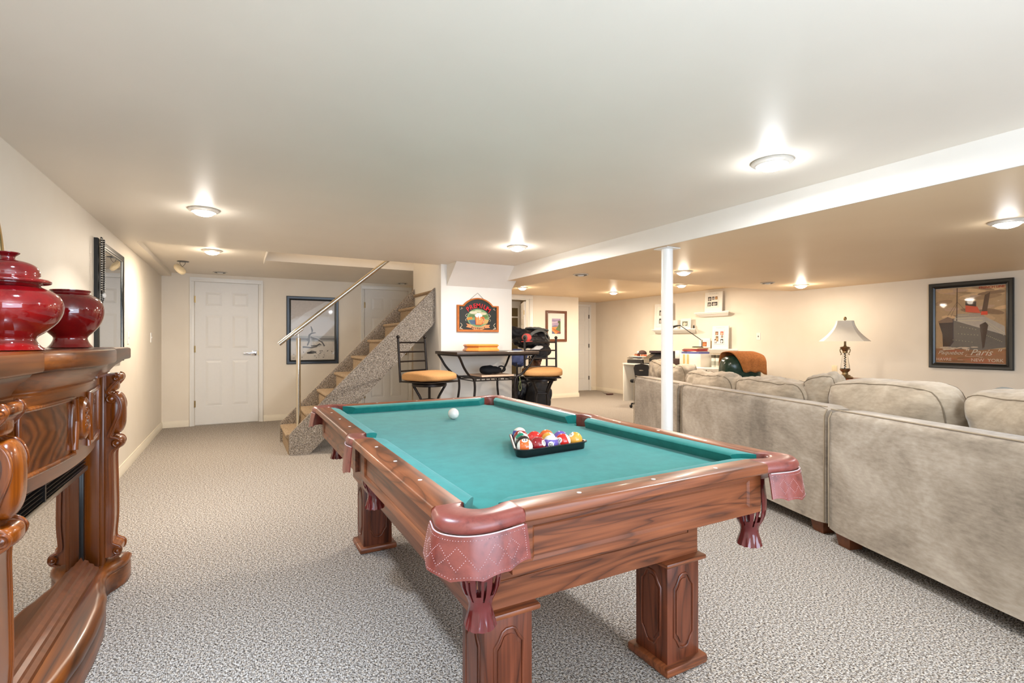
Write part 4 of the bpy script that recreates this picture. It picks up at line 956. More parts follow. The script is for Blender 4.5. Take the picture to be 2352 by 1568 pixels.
back_cushion(sC, 1.12, .46, .46, .72, 'slanting cushion on the far sofa section left of the pole', seed=21, amp=.026, roll=-9, yoff=-.40)
# dark throw pillow
f, cb = cushion(.17, .06, .17, seed=30, amp=.012, n=3.2); m = rootm(sA) @ Matrix.Translation((1.19, -.60, .745)) @ Matrix.Rotation(math.radians(-20), 4, 'X') @ Matrix.Rotation(math.radians(30), 4, 'Y')
t = thing('throw_pillow', 'dark grey throw pillow peeking between two back cushions', 'pillow', m @ Vector((0, 0, -.17)), 0); cb.xf(m); mk('cover', cb, M['grayf'], t, smooth=70)

# ================================================================== bar table
bt = thing('bar_table', 'tall iron console bar table with curved legs and a wire shelf', 'table', (2.41, 4.98, 0))
x0, x1, y0, y1, z = 1.93, 2.90, 4.66, 5.30, 1.05
b = B(); b.box((x0, y0, z-.032), (x1, y1, z), .006); mk('tabletop', b, M['iron_lt'], bt)
b = B(); b.box((x0+.02, y0+.02, z-.046), (x1-.02, y0+.045, z-.030)); b.box((x0+.02, y1-.045, z-.046), (x1-.02, y1-.02, z-.030)); b.box((x0+.02, y0+.045, z-.046), (x0+.045, y1-.045, z-.030)); b.box((x1-.045, y0+.045, z-.046), (x1-.02, y1-.045, z-.030)); mk('top_rail', b, M['iron'], bt)
for sx in (0, 1):
    for sy in (0, 1):
        xo = x0+.03 if not sx else x1-.03; yo = y0+.03 if not sy else y1-.03; d = 1 if not sx else -1; e = 1 if not sy else -1
        zs = .765; xi = xo+d*.20; yi = yo+e*.08
        p = smoothpath([(xo, yo, z-.04), (xo+d*.025, yo+e*.01, .97), (xo+d*.075, yo+e*.03, .88), (xo+d*.145, yo+e*.06, .80), (xi, yi, zs), (xi+d*.015, yi, .70), (xi+d*.012, yi, .60), (xi-d*.02, yi-e*.01, .42), (xi-d*.09, yi-e*.03, .20), (xo-d*.0, yo, .0)], 5)
        b = B(); b.tube(p, .0125, 12); mk('leg', b, M['iron'], bt)
xa, xb_, ya, yb = x0+.23, x1-.23, y0+.11, y1-.11
b = B()
for zz in (.768, .742): b.tube([(xa, ya, zz), (xb_, ya, zz), (xb_, yb, zz), (xa, yb, zz)], .006, 8, closed=True)
for i in range(9): x = xa+(xb_-xa)*(i+.5)/9; b.sphere((x, ya, .755), .0085, 8); b.sphere((x, yb, .755), .0085, 8)
mk('shelf_frame', b, M['iron'], bt)
for i in range(11):
    x = xa+(xb_-xa)*(i+.5)/11; b = B(); b.tube([(x, ya, .772), (x, yb, .772)], .004, 6); mk('shelf_wire', b, M['iron'], bt)
# wooden chest on the table
t = thing('wooden_chest', 'orange stained six sided wooden box on the bar table', 'box', (2.33, 4.93, z))
def hexa(r, c=(2.33, 4.95)):
    return [(c[0]+r*1.0*math.cos(a)*.205, c[1]+r*math.sin(a)*.17) for a in [math.radians(d) for d in (-160, -118, -40, 20, 62, 140)]]
b = B(); lv = [(1.04, .002), (1.06, .006), (1.05, .018), (.98, .026), (.95, .040), (.98, .054), (1.03, .058), (1.03, .066), (1.0, .070)]; vs = []
for k, zz in lv: vs += [(x, y, z+zz) for x, y in hexa(k)]
b.add(vs, [(i*6+k, i*6+(k+1) % 6, (i+1)*6+(k+1) % 6, (i+1)*6+k) for i in range(len(lv)-1) for k in range(6)]+[tuple(range(6)), tuple(range(len(lv)*6-6, len(lv)*6))]); mk('body', b, M['orange_wood'], t, smooth=25)
b = B(); vs = [(x, y, z+.0705) for x, y in hexa(.99)]+[(x, y, z+.076) for x, y in hexa(.96)]; b.add(vs, [tuple(range(6)), tuple(range(6, 12))]+[(k, (k+1) % 6, 6+(k+1) % 6, 6+k) for k in range(6)]); mk('lid', b, M['orange_wood'], t, smooth=25)
# things on the wire shelf
t = thing('shelf_board', 'thin pale wooden board lying on the wire shelf', 'board', (2.42, 4.98, .776)); b = B(); b.box((2.27, 4.80, .777), (2.66, 5.14, .795), .002); mk('board', b, flat((206, 172, 146)), t)
t = thing('black_bag', 'small limp black bag on the shelf of the bar table', 'bag', (2.45, 4.95, .796))
f, cb = cushion(.125, .07, .048, seed=41, amp=.016, n=2.6); cb.xf(Matrix.Translation((2.44, 4.93, .843))); mk('body', cb, M['blackf'], t, smooth=70)
b = B(); b.tube(smoothpath([(2.52, 4.90, .875), (2.55, 4.89, .885), (2.585, 4.88, .868), (2.59, 4.88, .84), (2.565, 4.885, .822)], 5), .008, 8); mk('strap', b, M['blackf'], t)

# ================================================================== bar stools
def stool():
    """local: seat centre on z axis, backrest at -x"""
    t = thing('bar_stool', 'x', 'stool', (0, 0, 0), 0, 'iron bar stools')
    f, cb = cushion(.235, .225, .048, seed=50, amp=.004, n=3.6, puff=.0)
    cb.v = [(x, y, (z if z > 0 else z*.7)+.02*(1-(x/.235)**2)*(z > 0)) for x, y, z in cb.v]
    cb.xf(Matrix.Translation((0, 0, .80))); mk('seat_cushion', cb, M['seat'], t, local=True, smooth=70)
    b = B(); b.box((-.21, -.20, .752), (.21, .20, .766), .006); mk('seat_frame', b, M['iron'], t, local=True)
    b = B(); b.lathe([(.165, .714), (.172, .718), (.172, .738), (.165, .742)], (0, 0, 0), 32); b.lathe([(.06, .742), (.06, .752)], (0, 0, 0), 20); mk('swivel_plate', b, M['iron'], t, local=True)
    for a in (45, 135, 225, 315):
        c, s = math.cos(math.radians(a)), math.sin(math.radians(a))
        p = smoothpath([(c*.155, s*.155, .715), (c*.12, s*.12, .655), (c*.085, s*.085, .585), (c*.088, s*.088, .52), (c*.10, s*.10, .40), (c*.14, s*.14, .22), (c*.20, s*.20, .08), (c*.245, s*.245, .0)], 4)
        b = B(); b.tube(p, .0125, 10); mk('leg', b, M['iron'], t, local=True)
    for z, r in ((.575, .088), (.24, .135)):
        b = B(); q = [(r*math.cos(math.radians(a)), r*math.sin(math.radians(a)), z) for a in (45, 135, 225, 315)]; b.tube(q, .008, 8, closed=True); mk('stretcher', b, M['iron'], t, local=True)
    X = lambda z: -.215-.035*(z-.76)/.44
    for s in (-1, 1):
        b = B(); b.tube([(X(z), s*.185, z) for z in (.75, .9, 1.05, 1.185)], .0125, 12); b.sphere((X(1.195), s*.185, 1.20), .019, 14); mk('back_post', b, M['iron'], t, local=True)
    for z in (.86, .955, 1.05, 1.145):
        b = B(); b.tube([(X(z), -.18, z), (X(z)-.012, 0, z), (X(z), .18, z)], .0085, 8); mk('back_rung', b, M['iron'], t, local=True)
    return t
s1 = stool(); s1['label'] = 'left bar stool, in front of the stair stringer'; s1.location = (1.675, 4.76, 0); s1.rotation_euler.z = math.radians(-64)
s2 = copy_tree(s1); s2['label'] = 'right bar stool, in front of the heap of dark bags'; s2.location = (3.02, 4.80, 0); s2.rotation_euler.z = math.radians(-118)

# ================================================================== heap of bags and golf gear
def lump(name, label, cat, c, hs, mat, seed, rot=(0, 0, 0), n=3, amp=.03):
    f, cb = cushion(hs[0], hs[1], hs[2], seed=seed, amp=amp*.8, n=n, cuts=26, puff=.1, crease=amp*.55)
    R = Matrix.Rotation(rot[2], 4, 'Z') @ Matrix.Rotation(rot[1], 4, 'Y') @ Matrix.Rotation(rot[0], 4, 'X')
    cb.xf(Matrix.Translation(c) @ R); lo = min(v[2] for v in cb.v)
    t = thing(name, label, cat, (c[0], c[1], lo)); mk('body', cb, M[mat], t, smooth=70); return t
# iron rack the bags are piled on
t = thing('bag_rack', 'dark metal rack carrying the heap of bags beside the sign wall', 'rack', (3.45, 5.75, 0))
for x, y in ((3.12, 5.55), (3.12, 6.0), (3.60, 5.60), (3.60, 6.05)):
    b = B(); b.tube([(x, y, 0), (x, y, 1.02)], .014, 8); mk('post', b, M['iron'], t)
for z in (.35, .70, 1.0):
    b = B(); b.tube([(3.12, 5.55, z), (3.60, 5.60, z), (3.60, 6.05, z), (3.12, 6.0, z)], .010, 8, closed=True); mk('rail', b, M['iron'], t)
    b = B(); b.box((3.13, 5.57, z-.005), (3.59, 6.02, z+.003)); mk('rack_shelf', b, M['dark_metal'], t)
T_ = lump('duffel_bag', 'large black bag lying on top of the heap', 'bag', (3.44, 5.75, 1.185), (.27, .20, .12), 'blackl', 61, (0, .10, .15), 2.8)
b = B(); b.tube(smoothpath([(3.30, 5.58, 1.20), (3.36, 5.54, 1.27), (3.48, 5.54, 1.30), (3.60, 5.58, 1.25), (3.64, 5.62, 1.18)], 5), .012, 8, squash=(1.6, .5)); mk('strap', b, M['grayf'], T_)
lump('folded_jacket', 'black crumpled jacket draped on the upper left of the heap', 'jacket', (3.26, 5.78, 1.26), (.20, .18, .085), 'blackf', 64, (.1, .25, 0), 2.6)
lump('grey_sweater', 'grey garment spread over the top bag', 'sweater', (3.52, 5.72, 1.315), (.15, .15, .024), 'grayf', 66, (0, .12, .3), 2.6, .014)
c_ = thing('baseball_cap', 'coral red and grey cap facing out of the bag heap', 'cap', (3.20, 5.46, 1.16))
b = B(); b.sphere((3.215, 5.47, 1.205), .066, 18, (1, .8, .78)); mk('crown', b, M['coral'], c_)
b = B(); b.sphere((3.170, 5.435, 1.200), .052, 16, (.6, .62, .80)); mk('mesh_panel', b, M['grayf'], c_)
b = B(); b.prism([(3.11, 1.150), (3.24, 1.156), (3.24, 1.161), (3.11, 1.156)], 1, 5.37, 5.43); mk('brim', b, M['coral'], c_)
lump('navy_bag', 'navy blue bag hanging at the left of the heap', 'bag', (3.16, 5.62, .95), (.12, .12, .12), 'navyf', 68, (0, .2, 0), 2.8)
lump('white_shirt', 'crumpled white shirt squeezed between the black bags', 'shirt', (3.40, 5.56, 1.03), (.13, .05, .055), 'whitef', 70, (.2, -.25, 0), 2.4, .02)
lump('black_backpack', 'black backpack sticking out to the right below the top bag', 'backpack', (3.50, 5.60, 1.02), (.15, .12, .085), 'blackf', 72, (0, -.35, .3), 2.8)
lump('black_travel_bag', 'black bag on the middle shelf of the rack', 'bag', (3.30, 5.74, .53), (.20, .18, .16), 'blackl', 74, (0, 0, .1), 2.8)
lump('brown_boot_bag', 'dark brown bag standing at the right post of the rack', 'bag', (3.56, 5.80, .86), (.05, .10, .12), 'frame_br', 75, (0, 0, 0), 3)
g = lump('golf_bag', 'tall black golf bag on the carpet under the heap', 'golf bag', (3.34, 5.42, .33), (.15, .14, .34), 'blackf', 76, (0, .18, 0), 3.4, .02)
b = B(); b.tube(smoothpath([(3.18, 5.28, .12), (3.20, 5.26, .24), (3.27, 5.24, .34)], 5), .010, 8); mk('piping', b, M['whitef'], g)
b = B(); b.box((3.33, 5.262, .28), (3.43, 5.272, .305)); mk('badge', b, M['whitef'], g)
lump('black_shoe_bag', 'small black bag on the carpet behind the golf bag', 'bag', (3.42, 5.72, .17), (.11, .13, .17), 'blackf', 79, (0, 0, .3), 3)
t = thing('green_cord', 'pale green looped cord hanging at the table corner', 'cord', (3.12, 5.53, .55))
b = B(); b.tube([(3.15+.016*math.sin(2*PI*k/20)*(1.2 if math.cos(2*PI*k/20) < 0 else .8), 5.525, .59+.06*math.cos(2*PI*k/20)) for k in range(20)], .0035, 6, closed=True); b.tube([(3.15, 5.525, .65), (3.15, 5.535, .695), (3.15, 5.55, .715), (3.15, 5.57, .70)], .0035, 6); mk('loop', b, M['lime'], t)

# ================================================================== wall pictures
def frame(name, label, cat, ox, fn, w, h, fw, depth, mat, art, lip=None, matw=0):
    """fn(u, v, d) -> world, u right, v up, d out of the wall"""
    t = thing(name, label, cat, fn(0, -h/2, 0)); b = B(); prof = [(0, .001), (0, depth*.8), (fw*.12, depth), (fw*.45, depth*.86), (fw*.72, depth*.95), (fw, depth*.6), (fw, .001)]
    K = len(prof); vs = []
    for sx, sy in ((-1, -1), (1, -1), (1, 1), (-1, 1)):
        for a, d in prof: vs.append(fn(sx*(w/2-a), sy*(h/2-a), d))
    b.add(vs, [(i*K+k, i*K+(k+1) % K, ((i+1) % 4)*K+(k+1) % K, ((i+1) % 4)*K+k) for i in range(4) for k in range(K)]); mk('frame', b, mat, t, smooth=30)
    if matw:
        b = B(); b.add([fn(x, y, .006) for x, y in ((-w/2+fw, -h/2+fw), (w/2-fw, -h/2+fw), (w/2-fw, h/2-fw), (-w/2+fw, h/2-fw))], [(0, 1, 2, 3)]); mk('picture_mat', b, M['mat'], t)
    art(t, fn); return t
def paint(t, fn, polys, z0=.004, name='print', bright=1.0):
    """flat printed picture: polygons stacked a hair apart inside one object"""
    b = B(); mats = []; polys = [(p_, tuple(min(255, int(c_*bright)) for c_ in q_)) for p_, q_ in polys]
    for i, (poly, col) in enumerate(polys):
        m = flat(col)
        if m not in mats: mats.append(m)
        b.cur = mats.index(m); b.add([fn(x, y, z0+i*min(.0002, .006/len(polys))) for x, y in poly], [tuple(range(len(poly)))])
    return mk(name, b, mats, t, smooth=0)
def rect(x0, y0, x1, y1): return [(x0, y0), (x1, y0), (x1, y1), (x0, y1)]
def ell(cx, cy, rx, ry, n=18, a=0): return [(cx+rx*math.cos(2*PI*k/n)*math.cos(a)-ry*math.sin(2*PI*k/n)*math.sin(a), cy+rx*math.cos(2*PI*k/n)*math.sin(a)+ry*math.sin(2*PI*k/n)*math.cos(a)) for k in range(n)]
def strip(pts, w):
    out = []; back = []
    for i, p in enumerate(pts):
        a = Vector(pts[max(0, i-1)]); c = Vector(pts[min(len(pts)-1, i+1)]); t_ = (c-a).normalized(); n = Vector((-t_.y, t_.x)); ww = (w[i] if isinstance(w, (list, tuple)) else w)/2
        out.append((p[0]+n.x*ww, p[1]+n.y*ww)); back.append((p[0]-n.x*ww, p[1]-n.y*ww))
    return out+back[::-1]
def put_text(t, fn, txt, x, y, size, mat, d=.0115, **k):
    tm = textmesh(txt, size, **k); warp(tm, lambda a, b_, c: fn(x+a, y+b_, d+c)); return mk('lettering', tm, mat, t, smooth=0)
def glaze(t, fn, w, h, d=.011):
    b = B(); b.add([fn(x, y, d) for x, y in rect(-w/2, -h/2, w/2, h/2)]+[fn(x, y, d+.0015) for x, y in rect(-w/2, -h/2, w/2, h/2)], [(3, 2, 1, 0), (4, 5, 6, 7), (0, 1, 5, 4), (1, 2, 6, 5), (2, 3, 7, 6), (3, 0, 4, 7)]); mk('glass', b, M['picglass'], t, smooth=0)
gm = NT('picture_glass'); mixs = gm.n('ShaderNodeMixShader'); tr = gm.n('ShaderNodeBsdfTransparent'); gl = gm.n('ShaderNodeBsdfGlossy'); gl.inputs['Roughness'].default_value = .03; fr_ = gm.n('ShaderNodeFresnel'); fr_.inputs[0].default_value = 1.22
gm.l(fr_.outputs[0], mixs.inputs[0]); gm.l(tr.outputs[0], mixs.inputs[1]); gm.l(gl.outputs[0], mixs.inputs[2]); gm.l(mixs.outputs[0], gm.t.nodes['Material Output'].inputs[0]); M['picglass'] = gm.m
# 1. black and white beach picture by the stairs
cx, cz = 1.003, 1.322
fn = lambda u, v, d: (cx+u, YF-d, cz+v)
def beach(t, fn):
    w, h = .31, .45; P = []
    P.append((rect(-w, -h, w, h), (204, 198, 190))); P.append(([(-w, .16), (-.1, .2), (.22, .45), (-w, .45)], (196, 186, 176))); P.append(([(-w, .0), (-.05, .17), (.3, .42), (.2, .45), (-.12, .25), (-w, .08)], (214, 210, 204)))  # diagonal shapes paint glass reflections into the print
    P.append((rect(-w, -.115, w, -.085), (168, 166, 160))); P.append((rect(-w, -.15, w, -.115), (132, 130, 126))); P.append((rect(-w, -.17, w, -.15), (170, 168, 162))); P.append((rect(-w, -h, w, -.17), (206, 198, 186)))
    dk = (58, 56, 54); md = (104, 100, 96); lt = (190, 184, 176)
    P.append((strip([(-.06, -.14), (-.05, -.07), (-.02, -.045), (.04, -.035)], [.02, .028, .02, .01]), md)); P.append((strip([(-.09, -.15), (-.06, -.13), (-.04, -.11)], .03), md))
    P.append((strip([(-.015, -.03), (-.01, -.0), (-.03, .06)], [.012, .025, .012]), md)); P.append((strip([(-.05, -.11), (-.06, -.18), (-.08, -.23)], [.03, .022, .016]), md)); P.append((strip([(-.035, -.12), (-.03, -.18), (-.025, -.235)], [.02, .016, .012]), lt))
    P.append((strip([(-.03, -.10), (.06, -.13), (.13, -.18), (.165, -.24)], [.03, .026, .02, .024]), md)); P.append((strip([(-.02, -.095), (.06, -.115), (.12, -.16)], .010), lt))
    P.append((strip([(-.145, -.255), (-.12, -.25), (-.03, -.262), (.05, -.245), (.12, -.215)], [.03, .022, .02, .022, .03]), md)); P.append((strip([(-.03, -.235), (.05, -.23), (.10, -.20)], .012), dk)); P.append((strip([(.06, -.25), (.10, -.225), (.14, -.235)], .01), lt))
    rr = random.Random(4)
    P.append((ell(-.02, -.335, .07, .018, a=.1), dk)); P.append((ell(.0, -.322, .04, .014, a=-.2), md))
    for i in range(26): P.append((ell(rr.uniform(.02, .29) if i < 18 else rr.uniform(-.28, .0), rr.uniform(-.42, -.30), rr.uniform(.004, .014), rr.uniform(.002, .006), 8, rr.uniform(-.6, .6)), dk if i % 2 else md))
    P = [([(max(-w, min(w, x)), max(-h, min(h, y))) for x, y in p], c) for p, c in P]
    paint(t, fn, P); glaze(t, fn, .63, .90, .0125)
frame('framed_beach_photo', 'black framed black and white beach picture beside the stairs', 'picture', None, fn, .735, 1.008, .058, .022, M['frame_b'], beach)
# 2. steamship poster on the right wall
an = math.atan(.023); px0 = xr(2.48)
fn = lambda u, v, d: (xr(2.48)-.023*u-d, 2.482-u, 1.342+v)
def ship(t, fn):
    w, h = .318, .432; P = []
    sky = (176, 146, 110)
    P.append((rect(-w, -h, w, h), sky)); rr = random.Random(2)
    for i in range(34): P.append((ell(rr.uniform(-.3, .3), rr.uniform(.0, .42), rr.uniform(.05, .13), rr.uniform(.010, .03), 14, rr.uniform(-.3, .2)), rr.choice([(190, 160, 120), (158, 128, 96), (204, 172, 128), (140, 112, 84), (182, 152, 124)])))
    for i in range(14): P.append((ell(rr.uniform(-.3, .3), rr.uniform(-.43, -.29), rr.uniform(.06, .15), rr.uniform(.010, .02), 14, rr.uniform(-.05, .05)), rr.choice([(150, 104, 66), (132, 92, 60), (168, 118, 76), (158, 96, 66)])))
    P.insert(1, (rect(-w, -h, w, -.27), (146, 102, 68)))
    hull = (112, 104, 94); dark = (72, 58, 50); white = (176, 164, 148)
    P.append(([(-.13, .09), (.14, .09), (.30, -.02), (.31, -.16), (-.15, .02)], white)); P.append(([(-.11, .13), (.10, .13), (.14, .09), (-.13, .09)], (160, 146, 128)))
    P.append(([(-.28, .035), (-.15, .06), (.31, -.12), (.31, -.25), (.10, -.285), (-.20, -.265)], hull)); P.append(([(-.285, .03), (-.22, .055), (-.15, .035), (-.15, -.20), (-.18, -.25), (-.245, -.25), (-.25, -.10)], dark))
    P.append(([(-.29, .05), (-.20, .10), (-.15, .075), (-.15, .035), (-.285, .03)], (124, 98, 78))); P.append((strip([(-.148, .08), (-.146, -.19), (-.18, -.245), (-.25, -.262)], .006), (66, 54, 60)))
    P.append(([(-.035, .17), (.06, .155), (.06, .265), (-.035, .275)], (78, 62, 52))); P.append(([(-.035, .15), (.10, .13), (.07, .205), (-.035, .225)], (206, 92, 62))); P.append(([(.105, .12), (.15, .12), (.18, .36), (.135, .33)], (104, 80, 62))); P.append(([(.10, .11), (.16, .11), (.158, .15), (.105, .15)], (214, 84, 56)))
    P.append(([(.09, .0), (.14, .03), (.165, .0), (.13, -.25), (.115, -.27), (.10, -.1)], (86, 70, 58))); P.append((strip([(-.115, .05), (-.11, .43)], .007), (62, 46, 38)))
    for a in (((-.20, .11), (-.11, .27)), ((-.04, .17), (-.11, .27)), ((-.17, .10), (-.11, .25))): P.append((strip(list(a), .0025), (70, 54, 44)))
    for r_, (xa_, ya_, xb2, yb2, n) in enumerate(((-.10, .112, .0, .112, 9), (-.12, .075, .09, .085, 16), (-.10, .05, .12, .045, 24), (.15, .035, .30, -.10, 14), (.16, .0, .30, -.13, 12), (-.08, -.02, .08, -.06, 6), (-.10, -.10, .10, -.12, 7), (-.15, -.17, .05, -.20, 7), (.15, -.12, .29, -.2, 9))):
        for i in range(n): x = xa_+(xb2-xa_)*i/n; y = ya_+(yb2-ya_)*i/n; P.append((rect(x, y, x+.006, y+.004), (232, 204, 150)))
    for i in range(12): x = rr.uniform(-.27, .05); P.append((ell(x, -.27+rr.uniform(-.015, .02), .035, .007, 10, rr.uniform(-.2, .3)), (196, 176, 150)))
    P = [([(max(-w, min(w, x)), max(-h, min(h, y))) for x, y in p], c) for p, c in P]
    paint(t, fn, P, bright=1.18)
    cr = flat((226, 212, 190)); rd = flat((196, 72, 46))
    put_text(t, fn, 'FRENCH LINE', .195, .412, .036, rd, bold=.0006)
    put_text(t, fn, 'Paquebot', -.175, -.318, .062, cr, font_shear=.45); put_text(t, fn, '" Paris "', .10, -.312, .098, cr, font_shear=.45)
    sw = B(); sw.tube([fn(x, y, .0118) for x, y, _ in smoothpath([(-.02, -.335, 0), (-.035, -.352, 0), (0, -.358, 0), (.06, -.352, 0), (.10, -.362, 0), (.12, -.36, 0)], 4)], .0018, 5); mk('lettering', sw, cr, t)
    put_text(t, fn, 'HAVRE', -.235, -.397, .048, cr); put_text(t, fn, '\u2014', -.08, -.397, .048, cr); put_text(t, fn, 'NEW  YORK', .155, -.397, .050, cr)
    glaze(t, fn, .65, .88, .014)
frame('framed_poster', 'black framed sepia steamship poster on the right wall', 'picture', None, fn, .755, .995, .062, .03, M['frame_b'], ship)
# 3. small landscape in brown frame
fn = lambda u, v, d: (5.69+u, YP-d, 1.462+v)
def land(t, fn):
    P = [(rect(-.105, -.155, .105, .155), (176, 152, 176)), (strip([(-.105, .12), (.0, .10), (.105, .13)], .03), (150, 124, 160)), (strip([(-.105, .07), (.03, .09), (.105, .07)], .02), (206, 186, 196)), ([(-.105, .0), (-.03, .02), (.105, .0), (.105, -.05), (-.105, -.05)], (124, 116, 148)),
         ([(-.105, -.02), (.0, -.01), (.105, .0), (.105, -.155), (-.105, -.155)], (206, 142, 70)), ([(-.02, -.07), (.03, -.01), (.07, .06), (.105, .07), (.105, -.12), (.03, -.09)], (96, 116, 66)), (ell(.07, .085, .035, .03), (84, 92, 50)), (strip([(.07, -.02), (.068, .08)], .008), (70, 52, 40)), (strip([(-.105, -.04), (-.03, -.08), (.105, -.14)], [.01, .03, .04]), (190, 96, 48)), ([(-.105, -.09), (-.02, -.155), (-.105, -.155)], (84, 92, 128)), ([(.02, -.14), (.105, -.11), (.105, -.155), (.0, -.155)], (110, 60, 80))]
    paint(t, fn, P, .0065); glaze(t, fn, .44, .56, .014)
frame('framed_landscape', 'brown framed landscape with white mat near the far corridor', 'picture', None, fn, .51, .625, .05, .025, M['frame_br'], land, matw=1)
# 4. long black framed mirror on the left wall with a beaded strap
fn = lambda u, v, d: (XL+d, 4.96+u, 1.44+v)
def mir(t, fn):
    b = B(); b.add([fn(x, y, .012) for x, y in rect(-.42, -.41, .42, .41)]+[fn(x, y, .016) for x, y in rect(-.42, -.41, .42, .41)], [(3, 2, 1, 0), (4, 5, 6, 7), (0, 1, 5, 4), (1, 2, 6, 5), (2, 3, 7, 6), (3, 0, 4, 7)]); mk('glass', b, M['mirror'], t, smooth=0)
    b = B(); K = [(-.41, -.40), (.41, -.40), (.41, .40), (-.41, .40)]; b.tube([fn(x, y, .018) for x, y in K], .008, 6, closed=True); mk('inner_edge', b, M['silver_edge'], t)
frame('wall_mirror', 'black framed wall mirror draped with dark beads on the left wall', 'mirror', None, fn, .92, .90, .055, .028, M['frame_b'], mir)
t = thing('bead_necklace', 'dark bead strands with a white knot hanging over the mirror frame', 'necklace', (XL+.04, 4.54, 1.30))
b = B()
for s in range(2):
    for i in range(44):
        z = 1.885-.0135*i; y = 4.505+s*.075*(1 if i < 30 else max(0, 1-(i-30)/6))+.004*math.sin(i*.7); b.sphere((XL+.042, y, z), .0062, 8)
mk('bead', b, M['dark_metal'], t, kind='stuff')
b = B()
for s in range(2):
    for i in range(22): b.sphere((XL+.046, 4.492+s*.100, 1.88-.017*i), .0048, 6)
mk('white_bead', b, M['pearl'], t, kind='stuff')
b = B(); b.sphere((XL+.05, 4.545, 1.485), .02, 12, (.6, 1, 1)); b.box((XL+.04, 4.515, 1.475), (XL+.052, 4.575, 1.495), .003); mk('knot', b, M['whitef'], t)
b = B(); b.box((XL+.032, 4.525, 1.50), (XL+.040, 4.565, 1.90), .002); mk('strap', b, M['blackf'], t)
# ------------------------------------------------------------------ beer sign
sgn = thing('wooden_sign', 'arched wooden beer sign hanging on the white wall by a wire', 'sign', (2.5, 5.345, 1.25))
scx, scz = 2.475, 1.452
fn = lambda u, v, d: (scx+u, 5.35-d, scz+v)
def outline(k=0):
    w, hb, hs = .268-k, -.185+k, .125-k*.6; pts = [(-w, hb), (w, hb), (w, hs), (.192-k*.4, hs)]
    n = 16; r0 = .192-k*.4
    for i in range(1, n): u_ = r0*(1-2*i/n); pts.append((u_, hs+.088*(1-(u_/r0)**2)**.85))
    return pts+[(-r0, hs), (-w, hs)]
oo, ii = outline(0), outline(.026); n = len(oo)
b = B(); vs = [fn(x, y, .004) for x, y in oo]+[fn(x, y, .026) for x, y in oo]+[fn(x*.985, y*.985, .030) for x, y in oo]+[fn(x, y, .026) for x, y in ii]+[fn(x, y, .014) for x, y in ii]
b.add(vs, [(r*n+k, r*n+(k+1) % n, (r+1)*n+(k+1) % n, (r+1)*n+k) for r in range(4) for k in range(n)]); mk('sign_frame', b, M['sign_wood'], sgn, smooth=30)
b = B(); b.add([fn(x, y, .015) for x, y in ii], [tuple(range(n))]); mk('sign_board', b, flat((34, 38, 34)), sgn, smooth=0)
P = [(ell(0, -.022, .142, .108, 30), (120, 148, 104))]
P += [(ell(-.06, .04, .05, .016), (206, 196, 170)), (ell(.05, .03, .06, .016), (214, 196, 164)), (ell(.0, .058, .045, .012), (190, 192, 160)), (ell(-.08, .0, .04, .02), (90, 116, 70)), (ell(.09, -.005, .04, .02), (96, 124, 66)),
      ([(-.14, -.02), (-.08, -.01), (-.07, -.035), (-.14, -.05)], (206, 128, 44)), ([(.03, -.02), (.14, -.045), (.12, -.085), (.02, -.10)], (196, 160, 96)), ([(-.12, -.05), (-.03, -.045), (-.03, -.10), (-.09, -.095)], (74, 96, 124))]
paint(sgn, fn, P, .0155, 'painted_scene')
b = B(); b.cur = 0
m1 = B(); m1.prism([(scx-.035+0, scz-.102), (scx+.040, scz-.102), (scx+.044, scz-.005), (scx-.040, scz-.005)], 1, 5.35-.030, 5.35-.016); mg = mk('mug', m1, flat((226, 112, 62), .35), sgn)
for i in range(3):
    q = B(); x = scx-.026+i*.024; q.prism([(x, scz-.092), (x+.012, scz-.092), (x+.013, scz-.02), (x, scz-.02)], 1, 5.35-.032, 5.35-.030); mk('mug_facet', q, flat((240, 168, 104), .3), mg)
q = B(); q.tube(smoothpath([(scx+.040, 5.327, scz-.018), (scx+.068, 5.327, scz-.016), (scx+.072, 5.327, scz-.045), (scx+.060, 5.327, scz-.075), (scx+.042, 5.327, scz-.085)], 5), .007, 8); mk('mug_handle', q, flat((226, 112, 62), .35), mg)
q = B()
for (u, v, r) in ((-.03, .006, .018), (-.01, .016, .02), (.014, .016, .02), (.034, .006, .016), (.012, -.01, .014), (.014, -.034, .009), (-.02, -.004, .016)): q.sphere(fn(u, v, .027), r, 12, (1, .45, 1))
mk('foam', q, flat((240, 238, 228)), mg)
P = [(strip([(-.10+.2*i/12, -.118-.030*math.sin(PI*i/12)) for i in range(13)], .036), (232, 160, 108)), ([(-.095, -.10), (-.155, -.088), (-.135, -.11), (-.155, -.128), (-.085, -.142)], (224, 140, 90)), ([(.095, -.10), (.155, -.100), (.138, -.118), (.155, -.136), (.085, -.142)], (224, 140, 90))]
paint(sgn, fn, P, .018, 'ribbon')
def arctext(txt, size, mat, R, cx_, cy_, a0, a1, d, **k):
    for i, ch in enumerate(txt):
        if ch == ' ': continue
        a = a0+(a1-a0)*i/(len(txt)-1); tm = textmesh(ch, size, **k); up = 1 if R > 0 else -1
        px_, py_ = cx_+abs(R)*math.sin(a)*1, cy_+R*math.cos(a)
        ro_ = -a if R > 0 else a
        warp(tm, lambda x, y, z: fn(px_+x*math.cos(ro_)-y*math.sin(ro_), py_+x*math.sin(ro_)+y*math.cos(ro_), d+z)); mk('letter', tm, mat, sgn, smooth=0)
arctext('PREMIUM', .074, flat((222, 34, 44), .4), .212, 0, -.092, -.66, .66, .020, extr=.003, bold=.0008)
arctext('BEER&ALE', .030, flat((40, 26, 22), .5), -.30, 0, .155, -.27, .27, .0205, bold=.0008)
q = B()
